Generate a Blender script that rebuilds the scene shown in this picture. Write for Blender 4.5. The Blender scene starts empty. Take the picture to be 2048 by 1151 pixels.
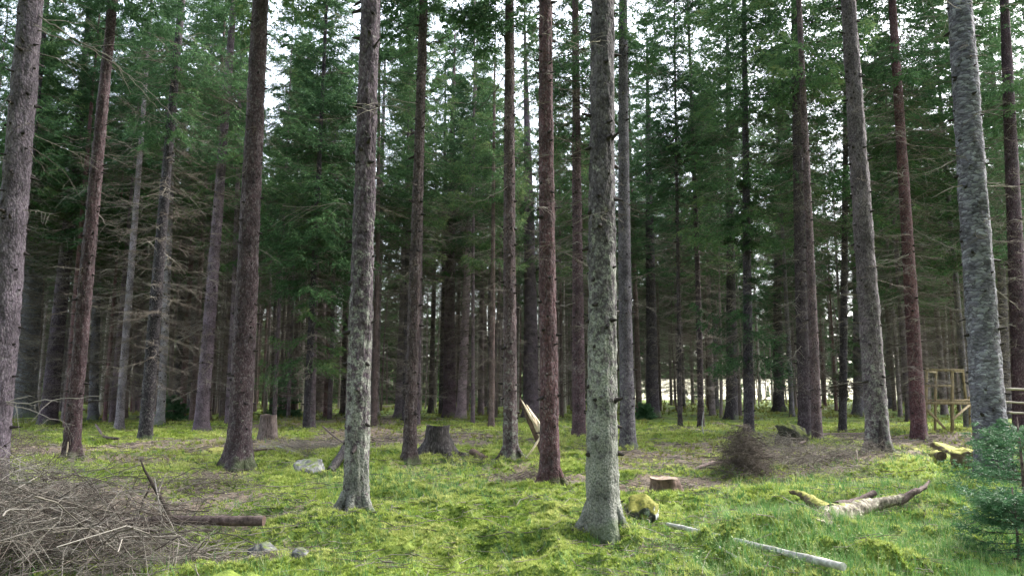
import bpy, math, random
import numpy as np
from mathutils import Vector

PI = math.pi
rad = math.radians
scene = bpy.context.scene
col = scene.collection
rng = np.random.default_rng(7)
random.seed(7)

# ------------------------------------------------------------------ camera
EYE = 1.6
F_PX = 1450.0            # focal length in photograph pixels (2048 wide)
PITCH = rad(7.85)
cam_d = bpy.data.cameras.new('camera')
cam_d.sensor_width = 36.0
cam_d.lens = 36.0 * F_PX / 2048.0
cam_d.clip_start = 0.05
cam_d.clip_end = 3000
cam = bpy.data.objects.new('camera', cam_d)
col.objects.link(cam)
cam.location = (0, 0, EYE)
cam.rotation_euler = (PI / 2 + PITCH, 0, 0)
scene.camera = cam

# ------------------------------------------------------------------ sky, sun, exposure
SUN_EL, SUN_AZ = rad(46), rad(62)      # azimuth clockwise from +Y (the view direction), so from the right
world = bpy.data.worlds.new('World')
scene.world = world
world.use_nodes = True
wn, wl = world.node_tree.nodes, world.node_tree.links
bg = wn['Background']
sky = wn.new('ShaderNodeTexSky')
sky.sky_type = 'NISHITA'
sky.sun_disc = False
sky.sun_elevation = SUN_EL
sky.sun_rotation = SUN_AZ
sky.air_density = 1.0
sky.dust_density = 3.0
hs = wn.new('ShaderNodeHueSaturation')           # thin high cloud: a paler, whiter sky
hs.inputs['Saturation'].default_value = 0.46
wl.new(sky.outputs[0], hs.inputs['Color'])
wl.new(hs.outputs[0], bg.inputs['Color'])
bg.inputs['Strength'].default_value = 0.15
sun_d = bpy.data.lights.new('sun', 'SUN')
sun_d.energy = 1.1
sun_d.angle = rad(24)
sun_d.color = (1.0, 0.96, 0.9)
sun = bpy.data.objects.new('sun', sun_d)
col.objects.link(sun)
sdir = Vector((math.sin(SUN_AZ) * math.cos(SUN_EL), math.cos(SUN_AZ) * math.cos(SUN_EL), math.sin(SUN_EL)))
sun.rotation_euler = sdir.to_track_quat('Z', 'Y').to_euler()
sun.location = sdir * 60
vs = scene.view_settings
vs.view_transform = 'Standard'
vs.look = 'None'
vs.exposure = 2.95
vs.gamma = 1.0
vs.use_curve_mapping = False
cy = scene.cycles
cy.max_bounces = 4
cy.diffuse_bounces = 3
cy.glossy_bounces = 1
cy.transmission_bounces = 2
cy.transparent_max_bounces = 4
cy.use_denoising = True
cy.use_adaptive_sampling = True
cy.adaptive_threshold = 0.02
try:
    cy.denoiser = 'OPENIMAGEDENOISE'
    cy.denoising_input_passes = 'RGB_ALBEDO_NORMAL'
except Exception:
    pass

# ------------------------------------------------------------------ numpy helpers
def _hash(ix, iy, seed):
    n = (ix.astype(np.int64) * 374761393 + iy.astype(np.int64) * 668265263 + seed * 982451653) & 0x7fffffff
    n = ((n ^ (n >> 13)) * 1274126177) & 0x7fffffff
    return ((n ^ (n >> 16)) & 0xffff) / 65535.0

def vnoise(x, y, seed=0, period=None):
    x = np.asarray(x, float); y = np.asarray(y, float)
    ix = np.floor(x); iy = np.floor(y)
    fx = x - ix; fy = y - iy
    fx = fx * fx * fx * (fx * (fx * 6 - 15) + 10); fy = fy * fy * fy * (fy * (fy * 6 - 15) + 10)
    x0, x1 = ix, ix + 1
    if period:
        x0 = np.mod(x0, period); x1 = np.mod(x1, period)
    a = _hash(x0, iy, seed); b = _hash(x1, iy, seed)
    c = _hash(x0, iy + 1, seed); d = _hash(x1, iy + 1, seed)
    return (a * (1 - fx) + b * fx) * (1 - fy) + (c * (1 - fx) + d * fx) * fy * 1.0

def fbm(x, y, seed=0, octs=3):
    s = 0; a = 1; t = 0
    for o in range(octs):
        s = s + a * vnoise(np.asarray(x) * 2 ** o + 17.3 * o, np.asarray(y) * 2 ** o - 9.1 * o, seed + o)
        t += a; a *= 0.5
    return s / t

def sstep(a, b, x):
    t = np.clip((x - a) / (b - a), 0, 1)
    return t * t * (3 - 2 * t)

def mesh_np(name, V, F, mat=None, smooth=False, attrs=None, mats=None, mat_idx=None):
    me = bpy.data.meshes.new(name)
    V = np.ascontiguousarray(V, dtype=np.float32).reshape(-1, 3)
    parts = F if isinstance(F, list) else [F]
    parts = [np.asarray(p, dtype=np.int32) for p in parts if len(p)]
    loops = np.concatenate([p.ravel() for p in parts])
    starts, totals, o = [], [], 0
    for p in parts:
        n, k = p.shape
        starts.append(o + np.arange(n) * k); totals.append(np.full(n, k)); o += n * k
    starts = np.concatenate(starts).astype(np.int32); totals = np.concatenate(totals).astype(np.int32)
    me.vertices.add(len(V)); me.vertices.foreach_set('co', V.ravel())
    me.loops.add(len(loops)); me.loops.foreach_set('vertex_index', loops.astype(np.int32))
    me.polygons.add(len(starts)); me.polygons.foreach_set('loop_start', starts); me.polygons.foreach_set('loop_total', totals)
    if smooth:
        me.polygons.foreach_set('use_smooth', np.ones(len(starts), dtype=bool))
    for m in (mats or ([mat] if mat else [])):
        me.materials.append(m)
    if mat_idx is not None:
        me.polygons.foreach_set('material_index', np.asarray(mat_idx, dtype=np.int32))
    for k, a in (attrs or {}).items():
        at = me.attributes.new(k, 'FLOAT', 'POINT')
        at.data.foreach_set('value', np.asarray(a, dtype=np.float32))
    me.update(calc_edges=True)
    return me

def norm(a):
    return a / np.maximum(np.linalg.norm(a, axis=-1, keepdims=True), 1e-9)

def tubes(P, R, k=4, cap=True):
    """P (B,n,3) centre lines, R (B,n) radii -> verts, quad faces (+ tri caps)"""
    P = np.asarray(P, float); R = np.asarray(R, float)
    B, n, _ = P.shape
    T = norm(np.gradient(P, axis=1))
    mean = norm(T.mean(axis=1))
    ref = np.where(np.abs(mean[:, 2:3]) > 0.8, np.array([[1.0, 0, 0]]), np.array([[0, 0, 1.0]]))
    ref = np.repeat(ref[:, None, :], n, axis=1)
    N = norm(np.cross(T, ref)); Bn = np.cross(T, N)
    ang = np.arange(k) * 2 * PI / k
    ring = P[:, :, None, :] + R[:, :, None, None] * (np.cos(ang)[None, None, :, None] * N[:, :, None, :] + np.sin(ang)[None, None, :, None] * Bn[:, :, None, :])
    V = ring.reshape(-1, 3)
    b = np.arange(B)[:, None, None] * n * k; i = np.arange(n - 1)[None, :, None] * k; j = np.arange(k)[None, None, :]
    j2 = (j + 1) % k
    F = np.stack([b + i + j, b + i + j2, b + i + k + j2, b + i + k + j], -1).reshape(-1, 4)
    return V, F[:, ::-1]

class Geo:
    def __init__(self):
        self.V = []; self.Q = []; self.T = []; self.A = []; self.n = 0; self.mq = []; self.mt = []
    def add(self, V, F, m=0, a=0.5):
        V = np.asarray(V, float).reshape(-1, 3); F = np.asarray(F, int)
        self.V.append(V)
        self.A.append(np.broadcast_to(np.asarray(a, float), (len(V),)))
        if F.shape[1] == 4:
            self.Q.append(F + self.n); self.mq.append(np.full(len(F), m))
        else:
            self.T.append(F + self.n); self.mt.append(np.full(len(F), m))
        self.n += len(V)
        return self
    def tube(self, pts, radii, k=6, m=0, a=0.5, caps=True):
        pts = np.asarray(pts, float)[None]; r = np.broadcast_to(np.asarray(radii, float), pts.shape[1:2])[None]
        V, F = tubes(pts, r, k)
        n0 = self.n
        self.add(V, F, m, a)
        if caps:
            c0 = np.arange(k); n = pts.shape[1]
            V2 = np.stack([pts[0, 0], pts[0, -1]])
            i0 = len(V)
            tri = [[c0[q], c0[(q + 1) % k], i0] for q in range(k)] + [[(n - 1) * k + c0[(q + 1) % k], (n - 1) * k + c0[q], i0 + 1] for q in range(k)]
            self.V.append(V2); self.A.append(np.full(2, a if np.isscalar(a) else 0.5))
            self.T.append(np.asarray(tri) + n0); self.mt.append(np.full(len(tri), m)); self.n += 2
        return self
    def mesh(self, name, mats, smooth=False):
        V = np.concatenate(self.V); F = []; mi = []
        if self.Q: F.append(np.concatenate(self.Q)); mi.append(np.concatenate(self.mq))
        if self.T: F.append(np.concatenate(self.T)); mi.append(np.concatenate(self.mt))
        return mesh_np(name, V, F, smooth=smooth, mats=mats, mat_idx=np.concatenate(mi), attrs={'tint': np.concatenate(self.A)})

def obj(name, me, parent=None, loc=(0, 0, 0), kind=None, label=None, cat=None, group=None):
    o = bpy.data.objects.new(name, me)
    col.objects.link(o)
    o.location = loc
    if parent is not None: o.parent = parent
    if kind: o['kind'] = kind
    if label: o['label'] = label
    if cat: o['category'] = cat
    if group: o['group'] = group
    return o

def thing(name, loc, label, cat, group=None):
    return obj(name, None, None, loc, None, label, cat, group)

# ------------------------------------------------------------------ ground height, pixel <-> world
def ray(px, py):
    dx = (px - 1024) / F_PX; dz = (575.5 - py) / F_PX
    c, s = math.cos(PITCH), math.sin(PITCH)
    return np.array([dx, c - s * dz, s + c * dz])

def at(px, py, y):
    r = ray(px, py)
    return np.array([0, 0, EYE]) + r * (y / r[1])

def project(x, y, z):
    c, s = math.cos(PITCH), math.sin(PITCH)
    dz = z - EYE
    d = y * c + dz * s
    return 1024 + F_PX * x / d, 575.5 - F_PX * (dz * c - y * s) / d

def h_base(x, y):
    x = np.asarray(x, float); y = np.asarray(y, float)
    h = 0.16 * (fbm(x / 4.0, y / 4.0, 3) - 0.5) + 0.30 * (fbm(x / 1.7 + 5, y / 1.7, 11, 2) - 0.5)
    h = h * sstep(300, 60, np.abs(y) + np.abs(x) * 0.5)
    # the pale field beyond the wood climbs gently
    h = h + np.where(y > 92, (y - 92) * 0.036, 0.0)
    return h

MOUNDS = []          # (x, y, height, radius)
def h_ground(x, y):
    x = np.asarray(x, float); y = np.asarray(y, float)
    h = h_base(x, y)
    for (mx, my, mh, mr) in MOUNDS:
        h = h + mh * np.exp(-((x - mx) ** 2 + (y - my) ** 2) / (mr * mr))
    return h

def h_moss(x, y):
    n1 = vnoise(x / 0.34, y / 0.34, 21); n2 = vnoise(x / 0.15 + 3, y / 0.15, 22); n3 = vnoise(x / 0.06, y / 0.06 + 8, 23)
    c = 1 - np.abs(n1 * 2 - 1); c2 = 1 - np.abs(n2 * 2 - 1)
    n0 = vnoise(x / 0.85 + 2, y / 0.85, 20); c0 = 1 - np.abs(n0 * 2 - 1)
    return 0.17 * (c0 - 0.5) + 0.13 * (c - 0.5) + 0.08 * (c2 - 0.5) + 0.025 * (n3 - 0.5)

def G(px, py, base=False):
    r = ray(px, py); y = 10.0
    f = h_base if base else h_ground
    if r[2] >= 0: raise ValueError('above horizon')
    z = 0.0
    for _ in range(30):
        t = (z - EYE) / r[2]
        p = r * t
        z = 0.6 * z + 0.4 * float(f(p[0], p[1]))
    return np.array([p[0], p[1], float(f(p[0], p[1]))])

# ------------------------------------------------------------------ materials
def mat_new(name):
    m = bpy.data.materials.new(name); m.use_nodes = True
    n, l = m.node_tree.nodes, m.node_tree.links
    b = n['Principled BSDF']
    b.inputs['Roughness'].default_value = 0.85
    b.inputs['Specular IOR Level'].default_value = 0.25
    return m, n, l, b

def N(n, typ, **kw):
    x = n.new(typ)
    for k, v in kw.items():
        if k in x.inputs.keys(): x.inputs[k].default_value = v
        else: setattr(x, k, v)
    return x

def ramp(n, stops):
    r = n.new('ShaderNodeValToRGB'); e = r.color_ramp.elements
    while len(e) < len(stops): e.new(0.5)
    for i, (p, c) in enumerate(stops):
        e[i].position = p; e[i].color = (*c, 1)
    return r

def mixc(n, l, fac, a, b, mode='MIX'):
    x = n.new('ShaderNodeMix'); x.data_type = 'RGBA'; x.blend_type = mode
    for s, v in ((0, fac), (6, a), (7, b)):
        if hasattr(v, 'is_linked') or hasattr(v, 'links'): l.new(v, x.inputs[s])
        else: x.inputs[s].default_value = v if s == 0 else (*v, 1)
    return x.outputs[2]

def math_n(n, l, op, a, b=0.0, clamp=False):
    x = n.new('ShaderNodeMath'); x.operation = op; x.use_clamp = clamp
    for i, v in ((0, a), (1, b)):
        if hasattr(v, 'links'): l.new(v, x.inputs[i])
        else: x.inputs[i].default_value = v
    return x.outputs[0]

def bark_mat(name, plate=(26, 26, 15), bump=0.8, flake=(0.26, 0.24, 0.25), flake_amt=0.22):
    m, n, l, b = mat_new(name)
    tc = n.new('ShaderNodeTexCoord'); oi = n.new('ShaderNodeObjectInfo')
    mp = n.new('ShaderNodeMapping'); mp.inputs['Scale'].default_value = plate
    l.new(tc.outputs['Object'], mp.inputs['Vector'])
    no = N(n, 'ShaderNodeTexNoise', Scale=3.0, Detail=6.0)
    l.new(tc.outputs['Object'], no.inputs['Vector'])
    warp = n.new('ShaderNodeVectorMath'); warp.operation = 'ADD'
    l.new(mp.outputs[0], warp.inputs[0])
    w2 = N(n, 'ShaderNodeTexNoise', Scale=7.0, Detail=4.0); l.new(tc.outputs['Object'], w2.inputs['Vector'])
    wsc = n.new('ShaderNodeVectorMath'); wsc.operation = 'SCALE'; wsc.inputs['Scale'].default_value = 2.2
    l.new(w2.outputs['Color'], wsc.inputs[0]); l.new(wsc.outputs[0], warp.inputs[1])
    vo = n.new('ShaderNodeTexVoronoi'); vo.feature = 'F1'; vo.inputs['Scale'].default_value = 1.6
    l.new(warp.outputs[0], vo.inputs['Vector'])
    fine = N(n, 'ShaderNodeTexNoise', Scale=55.0, Detail=4.0); l.new(tc.outputs['Object'], fine.inputs['Vector'])
    # tone: object colour, darker in the cracks between scales, flakes paler
    tone = mixc(n, l, math_n(n, l, 'MULTIPLY', vo.outputs['Distance'], 1.0, True), (1.55, 1.5, 1.5), (0.22, 0.20, 0.20))
    c = mixc(n, l, 1.0, oi.outputs['Color'], tone, 'MULTIPLY')
    cell = ramp(n, [(0.55, (0, 0, 0)), (0.8, (1, 1, 1))]); l.new(vo.outputs['Color'], cell.inputs[0])
    c = mixc(n, l, math_n(n, l, 'MULTIPLY', cell.outputs[0], flake_amt), c, flake)
    # lichen: grey-green, more of it low down; amount in object alpha
    sep = n.new('ShaderNodeSeparateXYZ'); l.new(tc.outputs['Object'], sep.inputs[0])
    hgt = n.new('ShaderNodeMapRange'); hgt.inputs[1].default_value = 0.0; hgt.inputs[2].default_value = 4.2
    hgt.inputs[3].default_value = 0.19; hgt.inputs[4].default_value = -0.02
    l.new(sep.outputs['Z'], hgt.inputs[0])
    lic = N(n, 'ShaderNodeTexNoise', Scale=12.0, Detail=8.0, Roughness=0.8); l.new(tc.outputs['Object'], lic.inputs['Vector'])
    la = math_n(n, l, 'ADD', lic.outputs[0], math_n(n, l, 'MULTIPLY', hgt.outputs[0], oi.outputs['Alpha']))
    la = math_n(n, l, 'ADD', la, math_n(n, l, 'MULTIPLY', oi.outputs['Alpha'], 0.10))
    lr = ramp(n, [(0.645, (0, 0, 0)), (0.71, (1, 1, 1))]); l.new(la, lr.inputs[0])
    lcol = ramp(n, [(0.35, (0.085, 0.098, 0.078)), (0.62, (0.27, 0.275, 0.24))]); l.new(fine.outputs[0], lcol.inputs[0])
    c = mixc(n, l, math_n(n, l, 'MULTIPLY', lr.outputs[0], 0.85), c, lcol.outputs[0])
    # green algae / moss right at the foot
    ft = n.new('ShaderNodeMapRange'); ft.inputs[1].default_value = 0.05; ft.inputs[2].default_value = 0.55
    ft.inputs[3].default_value = 0.24; ft.inputs[4].default_value = -0.1; l.new(sep.outputs['Z'], ft.inputs[0])
    fr = ramp(n, [(0.62, (0, 0, 0)), (0.75, (1, 1, 1))]); l.new(math_n(n, l, 'ADD', no.outputs[0], ft.outputs[0]), fr.inputs[0])
    c = mixc(n, l, math_n(n, l, 'MULTIPLY', fr.outputs[0], 0.6), c, (0.06, 0.085, 0.03))
    big = ramp(n, [(0.3, (0.5, 0.5, 0.5)), (0.7, (1.4, 1.4, 1.4))]); l.new(no.outputs[0], big.inputs[0])
    c = mixc(n, l, 1.0, c, big.outputs[0], 'MULTIPLY')
    l.new(c, b.inputs['Base Color'])
    hgtb = math_n(n, l, 'ADD', math_n(n, l, 'MULTIPLY', vo.outputs['Distance'], -0.8), math_n(n, l, 'MULTIPLY', fine.outputs[0], 0.5))
    bp = n.new('ShaderNodeBump'); bp.inputs['Strength'].default_value = bump; bp.inputs['Distance'].default_value = 0.02
    l.new(hgtb, bp.inputs['Height']); l.new(bp.outputs[0], b.inputs['Normal'])
    return m

def tint_mat(name, stops, translucent=0.0, rough=0.6, noise=None, spec=0.2, obj_var=0.0):
    """colour from the per-vertex tint attribute, optional world noise shift, optional translucency"""
    m, n, l, b = mat_new(name)
    b.inputs['Roughness'].default_value = rough; b.inputs['Specular IOR Level'].default_value = spec
    a = n.new('ShaderNodeAttribute'); a.attribute_name = 'tint'
    f = a.outputs['Fac']
    if noise:
        g = n.new('ShaderNodeNewGeometry'); no = N(n, 'ShaderNodeTexNoise', Scale=noise[0], Detail=3.0)
        l.new(g.outputs['Position'], no.inputs['Vector'])
        f = math_n(n, l, 'ADD', f, math_n(n, l, 'MULTIPLY', math_n(n, l, 'SUBTRACT', no.outputs[0], 0.5), noise[1]))
    if obj_var:
        oi = n.new('ShaderNodeObjectInfo')
        f = math_n(n, l, 'ADD', f, math_n(n, l, 'MULTIPLY', math_n(n, l, 'SUBTRACT', oi.outputs['Random'], 0.5), obj_var))
    r = ramp(n, stops); l.new(f, r.inputs[0])
    l.new(r.outputs[0], b.inputs['Base Color'])
    if translucent:
        t = n.new('ShaderNodeBsdfTranslucent'); l.new(r.outputs[0], t.inputs[0])
        mx = n.new('ShaderNodeMixShader'); mx.inputs[0].default_value = translucent
        l.new(b.outputs[0], mx.inputs[1]); l.new(t.outputs[0], mx.inputs[2])
        l.new(mx.outputs[0], n['Material Output'].inputs['Surface'])
    return m

def noisy_mat(name, stops, scale=8.0, bump=0.4, dist=0.02, stretch=(1, 1, 1), rough=0.85, moss=None, detail=6.0):
    m, n, l, b = mat_new(name)
    b.inputs['Roughness'].default_value = rough
    tc = n.new('ShaderNodeTexCoord'); mp = n.new('ShaderNodeMapping'); mp.inputs['Scale'].default_value = stretch
    l.new(tc.outputs['Object'], mp.inputs[0])
    no = N(n, 'ShaderNodeTexNoise', Scale=scale, Detail=detail, Roughness=0.65); l.new(mp.outputs[0], no.inputs['Vector'])
    r = ramp(n, stops); l.new(no.outputs[0], r.inputs[0]); c = r.outputs[0]
    if moss:
        g = n.new('ShaderNodeNewGeometry'); s = n.new('ShaderNodeSeparateXYZ'); l.new(g.outputs['Normal'], s.inputs[0])
        n2 = N(n, 'ShaderNodeTexNoise', Scale=5.0, Detail=5.0); l.new(tc.outputs['Object'], n2.inputs['Vector'])
        v = math_n(n, l, 'ADD', math_n(n, l, 'MULTIPLY', s.outputs['Z'], 0.5), n2.outputs[0])
        mr = ramp(n, [(moss[0], (0, 0, 0)), (moss[0] + 0.12, (1, 1, 1))]); l.new(v, mr.inputs[0])
        n3 = N(n, 'ShaderNodeTexNoise', Scale=30.0, Detail=3.0); l.new(tc.outputs['Object'], n3.inputs['Vector'])
        mcr = ramp(n, [(0.3, moss[1]), (0.7, moss[2])]); l.new(n3.outputs[0], mcr.inputs[0])
        c = mixc(n, l, mr.outputs[0], c, mcr.outputs[0])
    l.new(c, b.inputs['Base Color'])
    bp = n.new('ShaderNodeBump'); bp.inputs['Strength'].default_value = bump; bp.inputs['Distance'].default_value = dist
    l.new(no.outputs[0], bp.inputs['Height']); l.new(bp.outputs[0], b.inputs['Normal'])
    return m

M = {}
M['bark'] = bark_mat('spruce bark')
M['plated'] = bark_mat('plated bark', (8, 8, 19), 1.0, (0.33, 0.34, 0.37), 0.5)
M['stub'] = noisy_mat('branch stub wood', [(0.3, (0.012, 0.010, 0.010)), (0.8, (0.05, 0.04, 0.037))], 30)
M['dead'] = tint_mat('dead twig wood', [(0.0, (0.045, 0.036, 0.031)), (0.5, (0.115, 0.097, 0.082)), (1.0, (0.27, 0.25, 0.215))], 0, 0.9, None, 0.1)
M['needle'] = tint_mat('spruce needles', [(0.0, (0.018, 0.036, 0.018)), (0.35, (0.042, 0.090, 0.042)), (0.7, (0.088, 0.165, 0.066)), (1.0, (0.18, 0.22, 0.085))], 0.3, 0.75, None, 0.1, 0.4)
M['sapling'] = tint_mat('sapling needles', [(0.0, (0.02, 0.06, 0.03)), (0.5, (0.05, 0.13, 0.055)), (1.0, (0.13, 0.22, 0.11))], 0.3, 0.55, None, 0.3)
M['moss'] = tint_mat('moss sprigs', [(0.0, (0.022, 0.05, 0.010)), (0.28, (0.085, 0.16, 0.024)), (0.6, (0.25, 0.335, 0.06)), (1.0, (0.48, 0.50, 0.18))], 0.35, 0.85, (0.9, 0.8), 0.05)
M['grass'] = tint_mat('grass blades', [(0.0, (0.035, 0.10, 0.03)), (0.5, (0.10, 0.225, 0.065)), (0.85, (0.19, 0.32, 0.10)), (1.0, (0.45, 0.42, 0.26))], 0.3, 0.6, None, 0.2)
M['heath'] = tint_mat('heath undergrowth', [(0.0, (0.04, 0.05, 0.02)), (0.35, (0.11, 0.14, 0.03)), (0.7, (0.23, 0.24, 0.06)), (1.0, (0.30, 0.24, 0.13))], 0.25, 0.8, (0.4, 0.6), 0.1)
M['berry'] = tint_mat('dwarf shrub leaves', [(0.0, (0.035, 0.075, 0.02)), (0.5, (0.13, 0.19, 0.06)), (0.8, (0.22, 0.28, 0.12)), (1.0, (0.30, 0.34, 0.20))], 0.2, 0.8, None, 0.05)
M['rock'] = noisy_mat('granite', [(0.34, (0.04, 0.042, 0.045)), (0.5, (0.14, 0.14, 0.14)), (0.66, (0.36, 0.36, 0.35))], 11, 0.5, 0.02, moss=(0.88, (0.07, 0.10, 0.02), (0.16, 0.2, 0.05)))
M['rock_moss'] = noisy_mat('mossy granite', [(0.42, (0.025, 0.025, 0.022)), (0.52, (0.09, 0.095, 0.09)), (0.62, (0.5, 0.52, 0.52))], 8, 0.6, 0.03, moss=(0.60, (0.09, 0.10, 0.015), (0.24, 0.23, 0.05)))
M['stump'] = noisy_mat('old stump wood', [(0.3, (0.008, 0.007, 0.007)), (0.5, (0.035, 0.030, 0.029)), (0.7, (0.13, 0.12, 0.115))], 9, 0.8, 0.03, (3, 3, 0.6))
M['stump_red'] = noisy_mat('reddish stump bark', [(0.3, (0.045, 0.03, 0.025)), (0.6, (0.15, 0.10, 0.08)), (0.75, (0.24, 0.18, 0.14))], 9, 0.8, 0.03, (2, 2, 0.8))
M['stump_old'] = noisy_mat('old brown stump', [(0.3, (0.035, 0.027, 0.025)), (0.5, (0.10, 0.078, 0.07)), (0.7, (0.19, 0.155, 0.14))], 9, 0.9, 0.04, (2.5, 2.5, 0.7))
M['cut'] = noisy_mat('weathered cut wood', [(0.3, (0.14, 0.10, 0.075)), (0.5, (0.30, 0.23, 0.175)), (0.7, (0.44, 0.36, 0.29))], 20, 0.6, 0.02)
M['log'] = noisy_mat('log bark', [(0.3, (0.035, 0.024, 0.022)), (0.55, (0.115, 0.085, 0.075)), (0.75, (0.22, 0.17, 0.15))], 22, 0.8, 0.015, (1, 1, 1))
M['bleached'] = noisy_mat('bleached mossy log', [(0.35, (0.04, 0.034, 0.025)), (0.5, (0.17, 0.15, 0.115)), (0.66, (0.38, 0.36, 0.29))], 16, 0.9, 0.03, (1, 1, 1), moss=(0.93, (0.09, 0.11, 0.02), (0.2, 0.22, 0.06)))
M['pole'] = noisy_mat('silvered pole', [(0.3, (0.13, 0.13, 0.115)), (0.5, (0.30, 0.30, 0.28)), (0.68, (0.52, 0.52, 0.49))], 13, 0.7, 0.015)
M['splinter'] = noisy_mat('fresh splintered wood', [(0.3, (0.42, 0.30, 0.19)), (0.6, (0.78, 0.68, 0.52))], 8, 0.5, 0.01, (6, 6, 0.7))
M['plank'] = noisy_mat('yellowed sawn timber', [(0.3, (0.09, 0.07, 0.045)), (0.5, (0.20, 0.155, 0.085)), (0.75, (0.34, 0.28, 0.17))], 10, 0.4, 0.01, (3, 3, 0.5))
M['log_moss'] = noisy_mat('moss-grown log', [(0.3, (0.03, 0.022, 0.015)), (0.6, (0.10, 0.075, 0.05))], 8, 0.7, 0.03, moss=(0.72, (0.13, 0.14, 0.03), (0.34, 0.32, 0.09)))
M['lump'] = noisy_mat('dark mossy root lump', [(0.3, (0.012, 0.012, 0.010)), (0.6, (0.05, 0.05, 0.03))], 8, 0.9, 0.05, moss=(0.82, (0.06, 0.08, 0.015), (0.17, 0.19, 0.045)))
M['meadow'] = noisy_mat('dry winter meadow', [(0.35, (0.26, 0.26, 0.15)), (0.5, (0.46, 0.43, 0.30)), (0.65, (0.58, 0.55, 0.43))], 0.12, 0.2, 0.1)

# ground: moss and needle litter, patchy; the litter share is the attribute 'tint'
def ground_mat():
    m, n, l, b = mat_new('forest floor')
    g = n.new('ShaderNodeNewGeometry'); a = n.new('ShaderNodeAttribute'); a.attribute_name = 'tint'
    n1 = N(n, 'ShaderNodeTexNoise', Scale=0.55, Detail=3.0); l.new(g.outputs['Position'], n1.inputs['Vector'])
    n2 = N(n, 'ShaderNodeTexNoise', Scale=14.0, Detail=6.0, Roughness=0.7); l.new(g.outputs['Position'], n2.inputs['Vector'])
    n3 = N(n, 'ShaderNodeTexNoise', Scale=45.0, Detail=4.0, Roughness=0.7); l.new(g.outputs['Position'], n3.inputs['Vector'])
    mv = math_n(n, l, 'ADD', math_n(n, l, 'MULTIPLY', n1.outputs[0], 0.55), math_n(n, l, 'MULTIPLY', n2.outputs[0], 0.5))
    mr = ramp(n, [(0.36, (0.02, 0.04, 0.010)), (0.5, (0.08, 0.13, 0.022)), (0.62, (0.20, 0.26, 0.045)), (0.75, (0.34, 0.35, 0.10))]); l.new(mv, mr.inputs[0])
    lr = ramp(n, [(0.32, (0.045, 0.033, 0.025)), (0.5, (0.15, 0.115, 0.085)), (0.66, (0.30, 0.245, 0.185))]); l.new(n3.outputs[0], lr.inputs[0])
    f = math_n(n, l, 'ADD', a.outputs['Fac'], math_n(n, l, 'MULTIPLY', math_n(n, l, 'SUBTRACT', n2.outputs[0], 0.5), 1.3))
    fr = ramp(n, [(0.42, (0, 0, 0)), (0.6, (1, 1, 1))]); l.new(f, fr.inputs[0])
    c = mixc(n, l, fr.outputs[0], mr.outputs[0], lr.outputs[0])
    l.new(c, b.inputs['Base Color'])
    bp = n.new('ShaderNodeBump'); bp.inputs['Strength'].default_value = 0.9; bp.inputs['Distance'].default_value = 0.03
    l.new(math_n(n, l, 'ADD', n2.outputs[0], math_n(n, l, 'MULTIPLY', n3.outputs[0], 0.5)), bp.inputs['Height']); l.new(bp.outputs[0], b.inputs['Normal'])
    return m
M['ground'] = ground_mat()

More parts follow.
